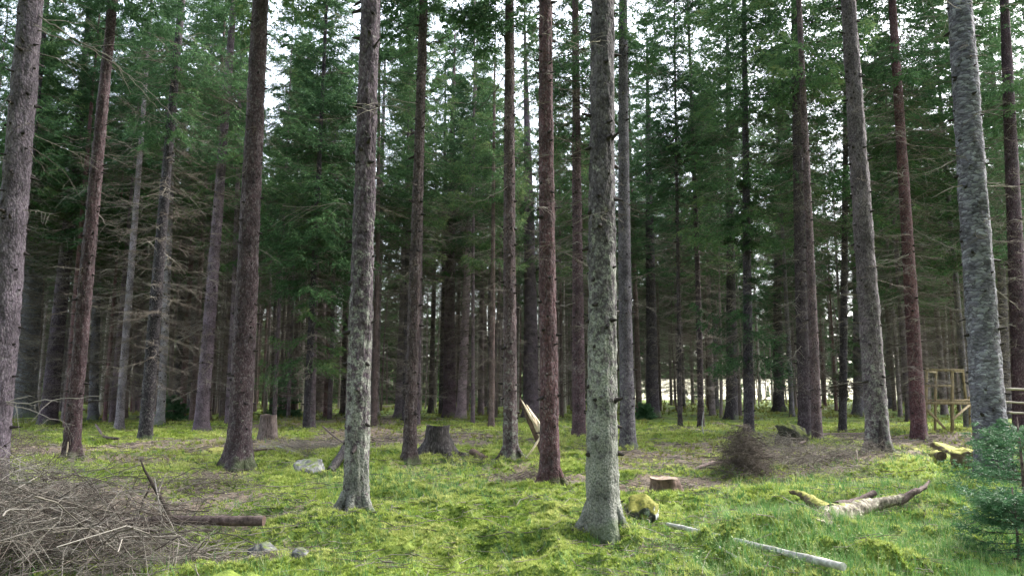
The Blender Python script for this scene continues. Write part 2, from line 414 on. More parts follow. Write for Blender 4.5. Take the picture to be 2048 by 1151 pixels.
# ------------------------------------------------------------------ table of the trees one can tell apart
# (short name, label, base px, upper px, width px near y=500, bark tone, lichen, crown base m, kind)
RED = (0.115, 0.062, 0.058); PUR = (0.105, 0.082, 0.088); GRY = (0.125, 0.118, 0.118); DRK = (0.045, 0.038, 0.040); PAL = (0.21, 0.19, 0.165); BRN = (0.095, 0.07, 0.06)
TREES = [
 ('lichened front trunk', 'stout grey spruce trunk speckled with pale lichen, nearest of all, right of centre', 1205, 1084, 1206, 0, 54, (0.115,0.105,0.10), 1.0, 9.5, 'bark'),
 ('flared mossy trunk', 'grey-green footed spruce with flared mossy roots beside the cut log end', 710, 1056, 746, 0, 42, PUR, 0.85, 9.5, 'bark'),
 ('red-brown front trunk', 'straight red-brown spruce with dark knots just left of the stout lichened trunk', 1101, 984, 1093, 0, 33, RED, 0.15, 9, 'bark'),
 ('half-pale slim trunk', 'slim spruce, reddish left and pale right, behind the broken splintered stem', 1021, 928, 1017, 0, 24, (0.12,0.085,0.075), 0.55, 8.5, 'bark'),
 ('grey shadow trunk', 'grey spruce half hidden behind the right edge of the stout lichened trunk', 1256, 905, 1244, 0, 25, GRY, 0.5, 9, 'bark'),
 ('stump-side trunk', 'slender brown spruce standing directly left of the tall dark stump', 818, 936, 848, 0, 22, BRN, 0.2, 8.5, 'bark'),
 ('broad dark-red trunk', 'thick dark reddish spruce with wide root flare left of the white stone', 476, 946, 520, 0, 40, (0.085,0.058,0.055), 0.3, 8, 'bark'),
 ('purplish left trunk', 'purplish spruce left of the thick dark reddish trunk', 401, 868, 459, 150, 24, PUR, 0.2, 8, 'bark'),
 ('black leaning trunk', 'nearly black spruce leaning right, its right flank silvery', 290, 880, 352, 170, 21, (0.04,0.036,0.038), 0.35, 8, 'bark'),
 ('pale-edged left trunk', 'dark reddish spruce near the brush pile with a pale strip at its foot', 140, 926, 230, 0, 25, (0.085,0.052,0.05), 0.15, 8.5, 'bark'),
 ('frame-edge left trunk', 'big grey-violet spruce cut by the left edge of the picture', -24, 1030, 63, 0, 50, (0.15,0.13,0.135), 0.25, 9.5, 'bark'),
 ('dark hidden left trunk', 'dark spruce close behind the big trunk at the left edge', 6, 862, 56, 330, 20, DRK, 0.1, 8, 'bark'),
 ('dark violet trunk', 'dark violet spruce between the left edge and the pale-edged reddish trunk', 95, 852, 152, 220, 27, (0.06,0.046,0.052), 0.1, 7, 'bark'),
 ('blue-grey left trunk', 'blue-grey hazy spruce behind the gap at the far left', 46, 835, 72, 500, 34, (0.12,0.13,0.135), 0.6, 7, 'bark'),
 ('ruddy slim trunk', 'slim ruddy spruce between the red-brown and the stout lichened front trunks', 1158, 880, 1154, 200, 21, (0.12,0.075,0.075), 0.1, 8, 'bark'),
 ('twin grey-brown trunk', 'grey-brown spruce partly hidden behind the red-brown front trunk', 1062, 836, 1056, 300, 25, PUR, 0.3, 7, 'bark'),
 ('pale pinkish trunk', 'thin pale pinkish spruce right of the tall dark stump, farther back', 922, 838, 946, 240, 15, (0.20,0.155,0.15), 0.1, 8, 'bark'),
 ('plum-coloured trunk', 'plum-coloured spruce just left of the thin pale pinkish one', 899, 836, 905, 300, 20, (0.09,0.06,0.065), 0.05, 7, 'bark'),
 ('white-edged trunk', 'narrow spruce with a whitish right edge, left of the slender brown one', 798, 834, 822, 200, 14, (0.15,0.13,0.13), 0.2, 8, 'bark'),
 ('silver-topped trunk', 'narrow spruce, dark foot and silvery upper stem, right of the flared mossy trunk', 748, 832, 771, 80, 15, (0.19,0.175,0.17), 0.2, 11, 'bark'),
 ('black wand trunk', 'thin black spruce under bright green low boughs left of the flared mossy trunk', 612, 862, 650, 100, 12, (0.03,0.026,0.028), 0.05, 3.7, 'bark'),
 ('cream-streaked trunk', 'brown stem with a cream streak down its right side, mid left', 637, 826, 648, 300, 22, (0.13,0.105,0.09), 0.2, 7.5, 'bark'),
 ('dark pair trunk', 'dark spruce with swollen foot at the left end of the pale field', 1306, 832, 1298, 300, 20, DRK, 0.1, 6.5, 'bark'),
 ('pencil trunk', 'pencil-thin dark spruce stem before the pale field, left part', 1360, 856, 1357, 400, 8, (0.06,0.05,0.045), 0.1, 7, 'bark'),
 ('thin bent trunk', 'thin dark spruce stem with a pale twig stuck up at its foot', 1402, 858, 1392, 400, 11, (0.06,0.045,0.045), 0.1, 6.5, 'bark'),
 ('grey field trunk', 'grey slim spruce standing at the near edge of the pale field', 1428, 818, 1424, 450, 13, (0.10,0.10,0.10), 0.4, 6, 'bark'),
 ('sooty trunk', 'sooty spruce left of a second dark one, both before the pale field', 1464, 840, 1458, 400, 19, DRK, 0.1, 5.5, 'bark'),
 ('second sooty trunk', 'straight blackish spruce third nearest to the round brown brush heap', 1498, 866, 1492, 400, 18, (0.05,0.045,0.05), 0.25, 5.5, 'bark'),
 ('field-centre trunk', 'dark spruce in the middle of the pale field view', 1558, 822, 1555, 450, 15, DRK, 0.1, 5.5, 'bark'),
 ('brown mid-right trunk', 'brown spruce beside the dark mossy root lump', 1611, 876, 1598, 300, 21, (0.08,0.062,0.062), 0.2, 6.5, 'bark'),
 ('rusty-footed trunk', 'slim spruce rusty below and grey above, leaning left behind the brush heap', 1635, 890, 1602, 50, 16, (0.14,0.10,0.09), 0.15, 9, 'bark'),
 ('burl trunk', 'dark thin spruce carrying a dense tangle of dead twigs low on its stem', 1685, 868, 1690, 500, 14, (0.05,0.045,0.045), 0.2, 6, 'bark'),
 ('grey hidden trunk', 'grey spruce just left of the split-footed trunk, farther off', 1718, 832, 1712, 400, 16, GRY, 0.4, 6, 'bark'),
 ('split-footed trunk', 'grey-brown spruce with a painted shade strip at its foot behind the fallen log', 1760, 928, 1692, 0, 37, (0.14,0.12,0.115), 0.6, 9, 'bark'),
 ('brick-red trunk', 'brick-red spruce standing left of the wooden frame', 1839, 884, 1789, 0, 23, (0.15,0.075,0.07), 0.1, 9.5, 'bark'),
 ('plated right trunk', 'big grey spruce with coarse curling bark plates right of the wooden frame', 1990, 992, 1926, 0, 54, (0.17,0.17,0.18), 0.25, 9.5, 'plated'),
 ('wine-red edge trunk', 'wine-red spruce at the right edge of the picture', 2048, 872, 2003, 0, 28, (0.10,0.06,0.068), 0.1, 9, 'bark'),
 ('dark right-back trunk', 'dark spruce between the plated trunk and the wine-red edge trunk', 2014, 838, 1996, 400, 15, DRK, 0.1, 7, 'bark'),
 ('thin back-right trunk', 'thin grey stem between the split-footed and the brick-red trunks', 1781, 818, 1774, 500, 10, (0.10,0.095,0.10), 0.2, 7, 'bark'),
 ('grey slip trunk', 'thin grey-blue spruce right of the pale-edged left trunk', 186, 838, 200, 450, 15, (0.12,0.125,0.13), 0.4, 7, 'bark'),
 ('brown far-left trunk', 'brownish thin spruce halfway between the pale-edged and the black leaning trunks', 224, 828, 236, 500, 12, BRN, 0.1, 6.5, 'bark'),
 ('violet needle trunk', 'very thin violet spruce just left of the black leaning trunk', 272, 826, 284, 500, 8, PUR, 0.1, 6.5, 'bark'),
 ('silver flank trunk', 'silvery grey spruce close against the right side of the black leaning trunk', 320, 850, 345, 420, 14, (0.20,0.195,0.185), 0.6, 7.5, 'bark'),
 ('charcoal back trunk', 'charcoal spruce left of the purplish left trunk, farther back', 357, 830, 364, 600, 13, DRK, 0.1, 6.5, 'bark'),
 ('dim grey trunk', 'dim grey spruce showing between the charcoal and the purplish trunks', 378, 822, 397, 450, 12, (0.13,0.125,0.125), 0.3, 7, 'bark'),
 ('thin centre trunk', 'thin dark spruce with whorls of bare twigs right of the pale pinkish one', 967, 818, 974, 450, 10, (0.07,0.055,0.055), 0.1, 7, 'bark'),
]

def base_pos(px, py):
    if py > 818: return G(px, py, True)
    p = at(px, py, 1.6 * F_PX / 46.0); return np.array([p[0], p[1], float(h_base(p[0], p[1]))])

tree_specs = []
for (short, label, xb, yb, xt, yt, w, tone, lich, zc, mk) in TREES:
    p = G(xb, yb, True)
    top = at(xt, yt, p[1])
    lean = (top[0] - p[0]) / max(top[2] - p[2], 0.5)
    d = p[1]
    z5 = at(xb, 500, d)[2]
    tree_specs.append(dict(short=short, label=label, p=p, lean=lean, d=d, w=w / F_PX * d * (0.88 if d > 25 else 1.0), zw=z5, tone=tone, lich=lich, zc=zc + (1.8 if xb < 1270 else 2.0), mk=mk, px=xb, cs=1.3 if xb > 1250 and p[1] > 20 else 1.12))
    MOUNDS.append((p[0], p[1], 0.09 if d < 20 else 0.05, 0.9))

# other swells of the floor
for (px, py, hh, r) in [(1090, 1040, 0.16, 0.8), (950, 1010, 0.10, 0.7), (1480, 1100, 0.16, 0.7), (1640, 1110, 0.14, 0.6), (1830, 950, 0.22, 1.6), (1950, 1010, 0.15, 1.2), (620, 960, 0.12, 0.7), (340, 905, 0.10, 1.2), (180, 905, 0.08, 0.9), (880, 1090, 0.05, 0.6), (1990, 1100, 0.12, 0.8)]:
    p = G(px, py, True); MOUNDS.append((p[0], p[1], hh, r))

# ------------------------------------------------------------------ forest floor
LITTER = []   # (x, y, rx, ry, amount)
for (px, py, rx, ry, am) in [(1330, 925, 2.0, 2.0, 0.6), (1480, 900, 2.2, 3.0, 0.5), (600, 890, 2.6, 2.2, 0.75), (760, 880, 2.2, 3.0, 0.7), (980, 880, 1.6, 2.6, 0.55), (330, 905, 2.0, 2.2, 0.55),
                             (440, 965, 0.9, 0.8, 0.6), (200, 1020, 2.6, 2.0, 0.7), (60, 900, 2.0, 2.0, 0.6), (1050, 960, 1.0, 0.8, 0.55), (1620, 930, 2.0, 1.5, 0.55), (1300, 975, 1.2, 0.8, 0.8), (1700, 880, 2.5, 3.5, 0.5),
                             (1900, 880, 3.0, 4.0, 0.6), (420, 1140, 0.7, 0.4, 0.6), (880, 1150, 0.7, 0.3, 0.35), (1280, 1110, 0.7, 0.35, 0.4), (700, 850, 6, 6, 0.35), (1350, 1120, 0.5, 0.25, 0.3)]:
    p = G(px, py); LITTER.append((p[0], p[1], rx, ry, am))

def litter(x, y):
    v = 1.05 * (fbm(x / 1.0, y / 1.0, 31, 3) - 0.5) + 0.16 + 0.10 * sstep(12, 18, y)
    for (lx, ly, rx, ry, am) in LITTER:
        v = v + am * np.exp(-((x - lx) / rx) ** 2 - ((y - ly) / ry) ** 2)
    return np.clip(v, 0, 1)

ys = [-60, -25, -10, -4, -1, 1, 2.5, 3.6, 4.4, 5.0]
while ys[-1] < 34: ys.append(ys[-1] + max(0.028, 0.028 * (ys[-1] / 6.5) ** 1.35))
while ys[-1] < 700: ys.append(ys[-1] * 1.06 + 0.2)
ys = np.array(ys)
s = np.linspace(-1, 1, 420)
Win = 0.86 * np.maximum(ys, 3.5) + 1.2
inner = s[None, :] * Win[:, None]
outk = np.array([1.5, 4, 9, 20, 60, 200, 600.0])
X = np.concatenate([-(Win[:, None] + outk[None, ::-1]), inner, Win[:, None] + outk[None, :]], axis=1)
Y = np.repeat(ys[:, None], X.shape[1], axis=1)
Z = h_ground(X, Y)
lit = litter(X, Y)
Z = Z + h_moss(X, Y) * (1 - 0.6 * lit) * sstep(40, 20, np.abs(Y)) * sstep(30, 15, np.abs(X))
nr, nc = X.shape
ii = (np.arange(nr - 1)[:, None] * nc + np.arange(nc - 1)[None, :]).ravel()
Fg = np.stack([ii, ii + 1, ii + nc + 1, ii + nc], 1)
gme = mesh_np('forest_floor', np.stack([X, Y, Z], -1).reshape(-1, 3), Fg, M['ground'], True, {'tint': lit.ravel()})
obj('forest_floor', gme, kind='structure')

# the open field beyond the trees, right half
fx = np.linspace(6, 420, 40); fy = np.concatenate([np.linspace(93, 150, 16), np.linspace(160, 520, 24)])
FX, FY = np.meshgrid(fx, fy)
FX = FX + (fbm(FY / 15, FX * 0, 5) - 0.5) * 6 * (FX < 8)
FZ = h_ground(FX, FY) + 0.12
k = FX.shape[1]; ii = (np.arange(FX.shape[0] - 1)[:, None] * k + np.arange(k - 1)[None, :]).ravel()
obj('meadow', mesh_np('meadow', np.stack([FX, FY, FZ], -1).reshape(-1, 3), np.stack([ii, ii + 1, ii + k + 1, ii + k], 1), M['meadow'], True), kind='structure')

# ------------------------------------------------------------------ ground cover
def scatter(n, d0, d1, half=0.80):
    d = d0 * (d1 / d0) ** rng.random(n)
    x = (rng.random(n) * 2 - 1) * (half * d + 0.4)
    return x, d

def surf(x, y):
    return h_ground(x, y) + h_moss(x, y) * (1 - 0.6 * litter(x, y)) * sstep(40, 20, np.abs(y)) * sstep(30, 15, np.abs(x))

def blades(x, y, z, nper, length, width, spread, tint, seed=0, up=1.0):
    """nper thin triangles per point leaning outward"""
    r = np.random.default_rng(seed)
    n = len(x)
    a = r.random((n, nper)) * 2 * PI; sp = spread * (0.3 + 0.9 * r.random((n, nper)))
    D = np.stack([np.cos(a) * sp, np.sin(a) * sp, np.full((n, nper), up)], -1); D = norm(D)
    Sd = np.stack([-np.sin(a), np.cos(a), np.zeros_like(a)], -1)
    b = np.stack([x, y, z], -1)[:, None, :] + np.stack([np.cos(a), np.sin(a), np.zeros_like(a)], -1) * (length[:, None] * 0.25 * r.random((n, nper)))[..., None]
    L = (length[:, None] * (0.6 + 0.7 * r.random((n, nper))))[..., None]; W = (width[:, None] * np.ones((n, nper)))[..., None]
    V = np.stack([b - Sd * W / 2 - D * L * 0.1, b + Sd * W / 2 - D * L * 0.1, b + D * L], 2).reshape(-1, 3)
    F = np.arange(len(V)).reshape(-1, 3)
    t = np.repeat((tint[:, None] + 0.18 * (r.random((n, nper)) - 0.5)).ravel(), 3)
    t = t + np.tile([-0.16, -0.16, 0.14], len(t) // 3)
    return V, F, np.clip(t, 0, 1)

# moss
x, y = scatter(150000, 5.6, 34)
lt = litter(x, y)
keep = rng.random(len(x)) > np.clip(lt * 1.5 - 0.15, 0, 0.97)
x, y = x[keep], y[keep]; z = surf(x, y)
sc = np.clip(y / 9.0, 0.75, 2.2)
tint = 0.50 + 0.55 * (fbm(x / 0.4, y / 0.4, 41, 3) - 0.5) + 1.5 * (h_moss(x, y)) + 0.10 * sstep(9, 16, y)  # height term paints lump shading: brighter crests, darker pits
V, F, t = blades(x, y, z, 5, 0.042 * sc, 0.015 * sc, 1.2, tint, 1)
x2, y2 = scatter(60000, 5.6, 26)
hm = h_moss(x2, y2)
keep = (rng.random(len(x2)) > np.clip(litter(x2, y2) * 1.6 - 0.1, 0, 0.97)) & (hm > -0.02 + 0.05 * rng.random(len(x2)))
x2, y2, hm = x2[keep], y2[keep], hm[keep]
sc2 = np.clip(y2 / 9.0, 0.75, 2.0)
V2, F2, t2 = blades(x2, y2, surf(x2, y2), 7, 0.055 * sc2, 0.012 * sc2, 1.5, 0.60 + 1.6 * hm + 0.45 * (fbm(x2 / 0.35, y2 / 0.35, 43, 2) - 0.5), 5)  # crest tufts tinted brighter by height, the same painted shading
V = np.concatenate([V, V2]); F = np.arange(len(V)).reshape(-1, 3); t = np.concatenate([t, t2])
obj('moss', mesh_np('moss', V, F, M['moss'], attrs={'tint': t}), kind='stuff', label='bright yellow-green feathery moss carpeting the forest floor', cat='moss')

# grass: denser to the right and in the hollow in the middle
x, y = scatter(60000, 5.6, 24)
pxs = 1024 + F_PX * x / y
gz = sstep(1180, 1750, pxs) * sstep(17, 11, y) * 0.9 + np.exp(-((pxs - 850) / 160) ** 2 - ((y - 12.2) / 1.6) ** 2) * 0.8 + 0.05 + 0.12 * sstep(7.5, 6, y)
gz = gz * (0.35 + 1.3 * fbm(x / 0.8, y / 0.8, 51, 2)) * (1 - 0.9 * np.clip(litter(x, y) * 1.3, 0, 1))
keep = rng.random(len(x)) < gz
x, y = x[keep], y[keep]; z = surf(x, y)
L = 0.08 + 0.11 * rng.random(len(x)) ** 2
tint = np.where(rng.random(len(x)) < 0.14, 0.97, 0.25 + 0.5 * rng.random(len(x)))
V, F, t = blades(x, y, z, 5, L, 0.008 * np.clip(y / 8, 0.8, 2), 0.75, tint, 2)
obj('grass', mesh_np('grass', V, F, M['grass'], attrs={'tint': t}), kind='stuff', label='short green grass tufts among the moss at the right', cat='grass')

# low heathy undergrowth on the floor farther back
x, y = scatter(26000, 15, 110)
keep = rng.random(len(x)) < 1.6 * fbm(x / 2.5, y / 2.5, 71, 2) - 0.35
x, y = x[keep], y[keep]; z = surf(x, y)
L = (0.06 + 0.20 * rng.random(len(x)) ** 2) * np.clip(y / 30, 0.7, 2.0)
tint = np.clip(0.55 + 0.5 * (fbm(x / 3, y / 3, 72, 2) - 0.5) + 0.2 * rng.random(len(x)), 0, 1)
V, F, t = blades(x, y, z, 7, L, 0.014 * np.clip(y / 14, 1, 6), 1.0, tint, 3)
obj('undergrowth', mesh_np('undergrowth', V, F, M['heath'], attrs={'tint': t}), kind='stuff', label='low yellowish undergrowth covering the ground between the farther trunks', cat='undergrowth')

# pale leafed dwarf shrubs bottom right
x, y = scatter(42000, 5.6, 13)
pxs = 1024 + F_PX * x / y
gz = 0
for (px, py, rx, ry) in [(1480, 1085, 0.55, 0.4), (1640, 1100, 0.6, 0.5), (1560, 1140, 0.8, 0.4), (1750, 1130, 0.5, 0.4), (1850, 985, 0.9, 0.9), (1930, 1130, 0.8, 0.5), (1380, 1130, 0.4, 0.4), (1730, 960, 0.8, 0.8)]:
    p = G(px, py); gz = gz + np.exp(-((x - p[0]) / rx) ** 2 - ((y - p[1]) / ry) ** 2)
keep = rng.random(len(x)) < gz * (0.25 + fbm(x / 0.35, y / 0.35, 61, 2))
x, y = x[keep], y[keep]; z = surf(x, y)
n = len(x); hh = 0.02 + 0.10 * rng.random(n)
a = rng.random(n) * 2 * PI; el = rng.random(n) * 0.9 - 0.1
D = np.stack([np.cos(a) * np.cos(el), np.sin(a) * np.cos(el), np.sin(el)], -1); Sd = np.stack([-np.sin(a), np.cos(a), 0 * a], -1)
C = np.stack([x, y, z + hh], -1); Lf = (0.018 + 0.016 * rng.random(n))[:, None]
V = np.stack([C, C + D * Lf * 0.5 + Sd * Lf * 0.28, C + D * Lf, C + D * Lf * 0.5 - Sd * Lf * 0.28], 1).reshape(-1, 3)
obj('dwarf_shrubs', mesh_np('dwarf_shrubs', V, np.arange(len(V)).reshape(-1, 4), M['berry'], attrs={'tint': np.repeat(np.clip(0.2 + 0.85 * rng.random(n) ** 1.2, 0, 1), 4)}), kind='stuff', label='pale leafed dwarf shrubs along the lower right ground', cat='shrubs')

# fallen twigs and needles lying on the bare patches
def twig_paths(n, x, y, z, L, rise, seed, npts=5, bend=0.25):
    r = np.random.default_rng(seed)
    a = r.random(n) * 2 * PI
    D = np.stack([np.cos(a), np.sin(a), rise], -1)
    Sd = np.stack([-np.sin(a), np.cos(a), 0 * a], -1)
    t = np.linspace(-0.5, 0.5, npts)[None, :, None]
    P = np.stack([x, y, z], -1)[:, None, :] + D[:, None, :] * L[:, None, None] * t
    P = P + Sd[:, None, :] * (bend * (r.random(n) - 0.5) * L)[:, None, None] * (4 * t * t)
    P = P + r.normal(0, 0.02, P.shape) * L[:, None, None]
    return P
x, y = scatter(34000, 5.8, 45)
keep = rng.random(len(x)) < np.clip(litter(x, y) * 1.25 - 0.1, 0.13, 1)
x, y = x[keep], y[keep]; n = len(x); z = surf(x, y) + 0.012
L = 0.12 + 0.5 * rng.random(n) ** 2.2
P = twig_paths(n, x, y, z + 0.05 * rng.random(n), L, rng.normal(0, 0.13, n), 4)
P[..., 2] = np.maximum(P[..., 2], surf(P[..., 0], P[..., 1]) + 0.004)
R = (0.0022 + 0.004 * rng.random(n))[:, None] * np.clip(y / 9, 0.8, 2.4)[:, None] * np.linspace(1.1, 0.5, 5)[None]
V, F = tubes(P, R, 3)
tt = np.repeat(np.clip(0.35 + 0.5 * rng.random(n), 0, 1), 15)
obj('twig_litter', mesh_np('twig_litter', V, F, M['dead'], attrs={'tint': tt}), kind='stuff', label='grey fallen twigs strewn over the bare brown ground', cat='twigs')

# ------------------------------------------------------------------ tree building blocks
def trunk_mesh(name, H, r0, leanx, leany, seed, seg=20, dz_low=0.15, mat=None, flare=0.75, rough=0.012, bend=0.06, roots=None):
    r = np.random.default_rng(seed)
    zs = [-0.35]
    while zs[-1] < H:
        z_ = max(zs[-1], 0); step = dz_low if z_ < 9 else 0.6
        if z_ < 0.8: step = min(step, 0.05 if seg > 30 else 0.12)
        zs.append(zs[-1] + step)
    zs = np.array(zs); zs[-1] = H
    th = np.arange(seg) * 2 * PI / seg
    zc = np.maximum(zs, 0)
    base = r0 * (0.985 * np.maximum(1 - zc / H, 0) ** 0.8 + 0.015)
    nl = roots or r.integers(4, 7); ph = r.random() * 6.28
    lob = sum(np.exp(-((np.mod(th - (ph + q * 2 * PI / nl + r.normal(0, 0.25)) + PI, 2 * PI) - PI) / 0.36) ** 2) * (0.5 + r.random()) for q in range(nl))
    fl = flare * r0 * np.exp(-np.maximum(zs, 0) / (0.13 + 0.5 * r0))
    rr = base[:, None] + fl[:, None] * (0.22 + 0.95 * lob[None, :])
    u = th[None, :] / (2 * PI)
    zz = zs[:, None]
    k1 = max(6, seg // 4)
    n1 = vnoise(u * k1 + 0 * zz, zz * 3.0, seed, k1); n2 = vnoise(u * k1 * 2 + 0 * zz, zz * 11, seed + 1, k1 * 2); n3 = vnoise(u * 4 + 0 * zz, zz * 0.9, seed + 2, 4)
    rr = rr * (1 + 0.05 * (n3 - 0.5)) + rough * (n1 - 0.5) + rough * 1.5 * (n2 - 0.5) * (base[:, None] / r0)
    rr = np.maximum(rr, 0.004)
    bx = bend * r.normal() * np.sin(zc / H * PI * 1.3 + r.random() * 2) ; by = bend * r.normal() * np.sin(zc / H * PI * 1.1)
    bx = bx - bx[0]; by = by - by[0]
    cx = leanx * zs + bx; cyy = leany * zs + by
    V = np.stack([cx[:, None] + rr * np.cos(th)[None], cyy[:, None] + rr * np.sin(th)[None], np.repeat(zs[:, None], seg, 1)], -1)
    n = len(zs); j = np.arange(seg); j2 = (j + 1) % seg; i = np.arange(n - 1)[:, None] * seg
    F = np.stack([i + j, i + j2, i + seg + j2, i + seg + j], -1).reshape(-1, 4)
    def axis(z):
        return np.stack([np.interp(z, zs, cx), np.interp(z, zs, cyy), z], -1), np.interp(z, zs, base)
    return mesh_np(name, V.reshape(-1, 3), F, mat or M['bark'], True), axis

def stubs_mesh(name, axis, z0, z1, seed, step=0.33, per=3.2, rs=0.013, ls=0.05):
    r = np.random.default_rng(seed)
    zz, aa = [], []
    z = z0
    while z < z1:
        m = r.poisson(per)
        a0 = r.random() * 6.28
        for q in range(m):
            zz.append(z + r.normal(0, 0.05)); aa.append(a0 + q * 2 * PI / max(m, 1) + r.normal(0, 0.4))
        z += step * (0.6 + 0.8 * r.random())
    zz = np.array(zz); aa = np.array(aa); n = len(zz)
    c, rad_ = axis(zz)
    D = np.stack([np.cos(aa), np.sin(aa), r.normal(-0.1, 0.25, n)], -1)
    L = ls * (0.4 + 1.3 * r.random(n) ** 2)
    p0 = c + D * (rad_ * 0.85)[:, None]; p1 = c + D * (rad_ + L * 0.4)[:, None]; p2 = c + D * (rad_ + L)[:, None]
    R = rs * (0.6 + 0.8 * r.random(n))
    V, F = tubes(np.stack([p0, p1, p2], 1), np.stack([R * 1.5, R, R * 0.55], 1), 5)
    return mesh_np(name, V, F, M['stub'], True)

def dead_branches(name, z0, z1, seed, length=1.5, per=3.6, step=0.42, axis=None, twigs=7, r0=0.009, minr=0.0028, rad_fn=None):
    r = np.random.default_rng(seed)
    zz, aa = [], []
    z = z0
    while z < z1:
        m = r.poisson(per); a0 = r.random() * 6.28
        for q in range(m):
            zz.append(z + r.normal(0, 0.06)); aa.append(a0 + q * 2 * PI / max(m, 1) + r.normal(0, 0.35))
        z += step * (0.6 + 0.8 * r.random())
    zz = np.array(zz); aa = np.array(aa); n = len(zz)
    L = length * (0.25 + 0.9 * r.random(n)) * (0.55 + 0.45 * (zz - z0) / (z1 - z0))
    out = np.stack([np.cos(aa), np.sin(aa), 0 * aa], -1)
    t = np.linspace(0, 1, 6)
    slope = r.normal(-0.12, 0.18, n); sag = 0.25 * r.random(n)
    c = np.stack([0 * zz, 0 * zz, zz], -1) if axis is None else axis(zz)[0]
    P = c[:, None] + out[:, None] * (L[:, None] * t[None])[..., None]
    P[..., 2] += L[:, None] * (slope[:, None] * t[None] - sag[:, None] * np.sin(t * PI * 0.8)[None] * 0.6)
    side = np.stack([-np.sin(aa), np.cos(aa), 0 * aa], -1)
    P = P + side[:, None] * (L[:, None] * (0.18 * r.normal(size=n))[:, None] * t[None] ** 2)[..., None]
    P[:, 1:] += r.normal(0, 0.018, P[:, 1:].shape) * L[:, None, None]
    g = Geo()
    R = (r0 * (0.6 + 0.6 * r.random(n)))[:, None] * np.linspace(1, 0.3, 6)[None]
    R = np.maximum(R, minr)
    V, F = tubes(P, R, 3)
    tb = 0.15 + 0.68 * r.random(n)
    g.add(V, F, 0, np.repeat(tb, 18))
    # side twigs
    nt = twigs
    sidx = r.random((n, nt)) * 0.7 + 0.22
    f = sidx * 5; i0 = np.floor(f).astype(int).clip(0, 4); fr = (f - i0)[..., None]
    bidx = np.repeat(np.arange(n)[:, None], nt, 1)
    st = P[bidx, i0] * (1 - fr) + P[bidx, i0 + 1] * fr
    sg = np.where(r.random((n, nt)) < 0.5, -1, 1)
    D = out[:, None] * (0.55 + 0.3 * r.random((n, nt)))[..., None] + side[:, None] * (sg * (0.5 + 0.5 * r.random((n, nt))))[..., None]
    D[..., 2] += r.normal(-0.25, 0.3, (n, nt))
    tl = L[:, None] * (0.12 + 0.3 * r.random((n, nt)))
    q = np.linspace(0, 1, 3)
    TP = st[:, :, None, :] + D[:, :, None, :] * (tl[..., None] * q)[..., None]
    TP[:, :, 2, 2] -= tl * 0.12
    TP = TP.reshape(-1, 3, 3)
    V, F = tubes(TP, np.maximum(np.repeat(R[:, 3], nt)[:, None] * np.array([0.7, 0.55, 0.4])[None], minr * 0.8), 3)
    g.add(V, F, 0, np.repeat(np.repeat(tb, nt), 9))
    return g.mesh(name, [M['dead']])

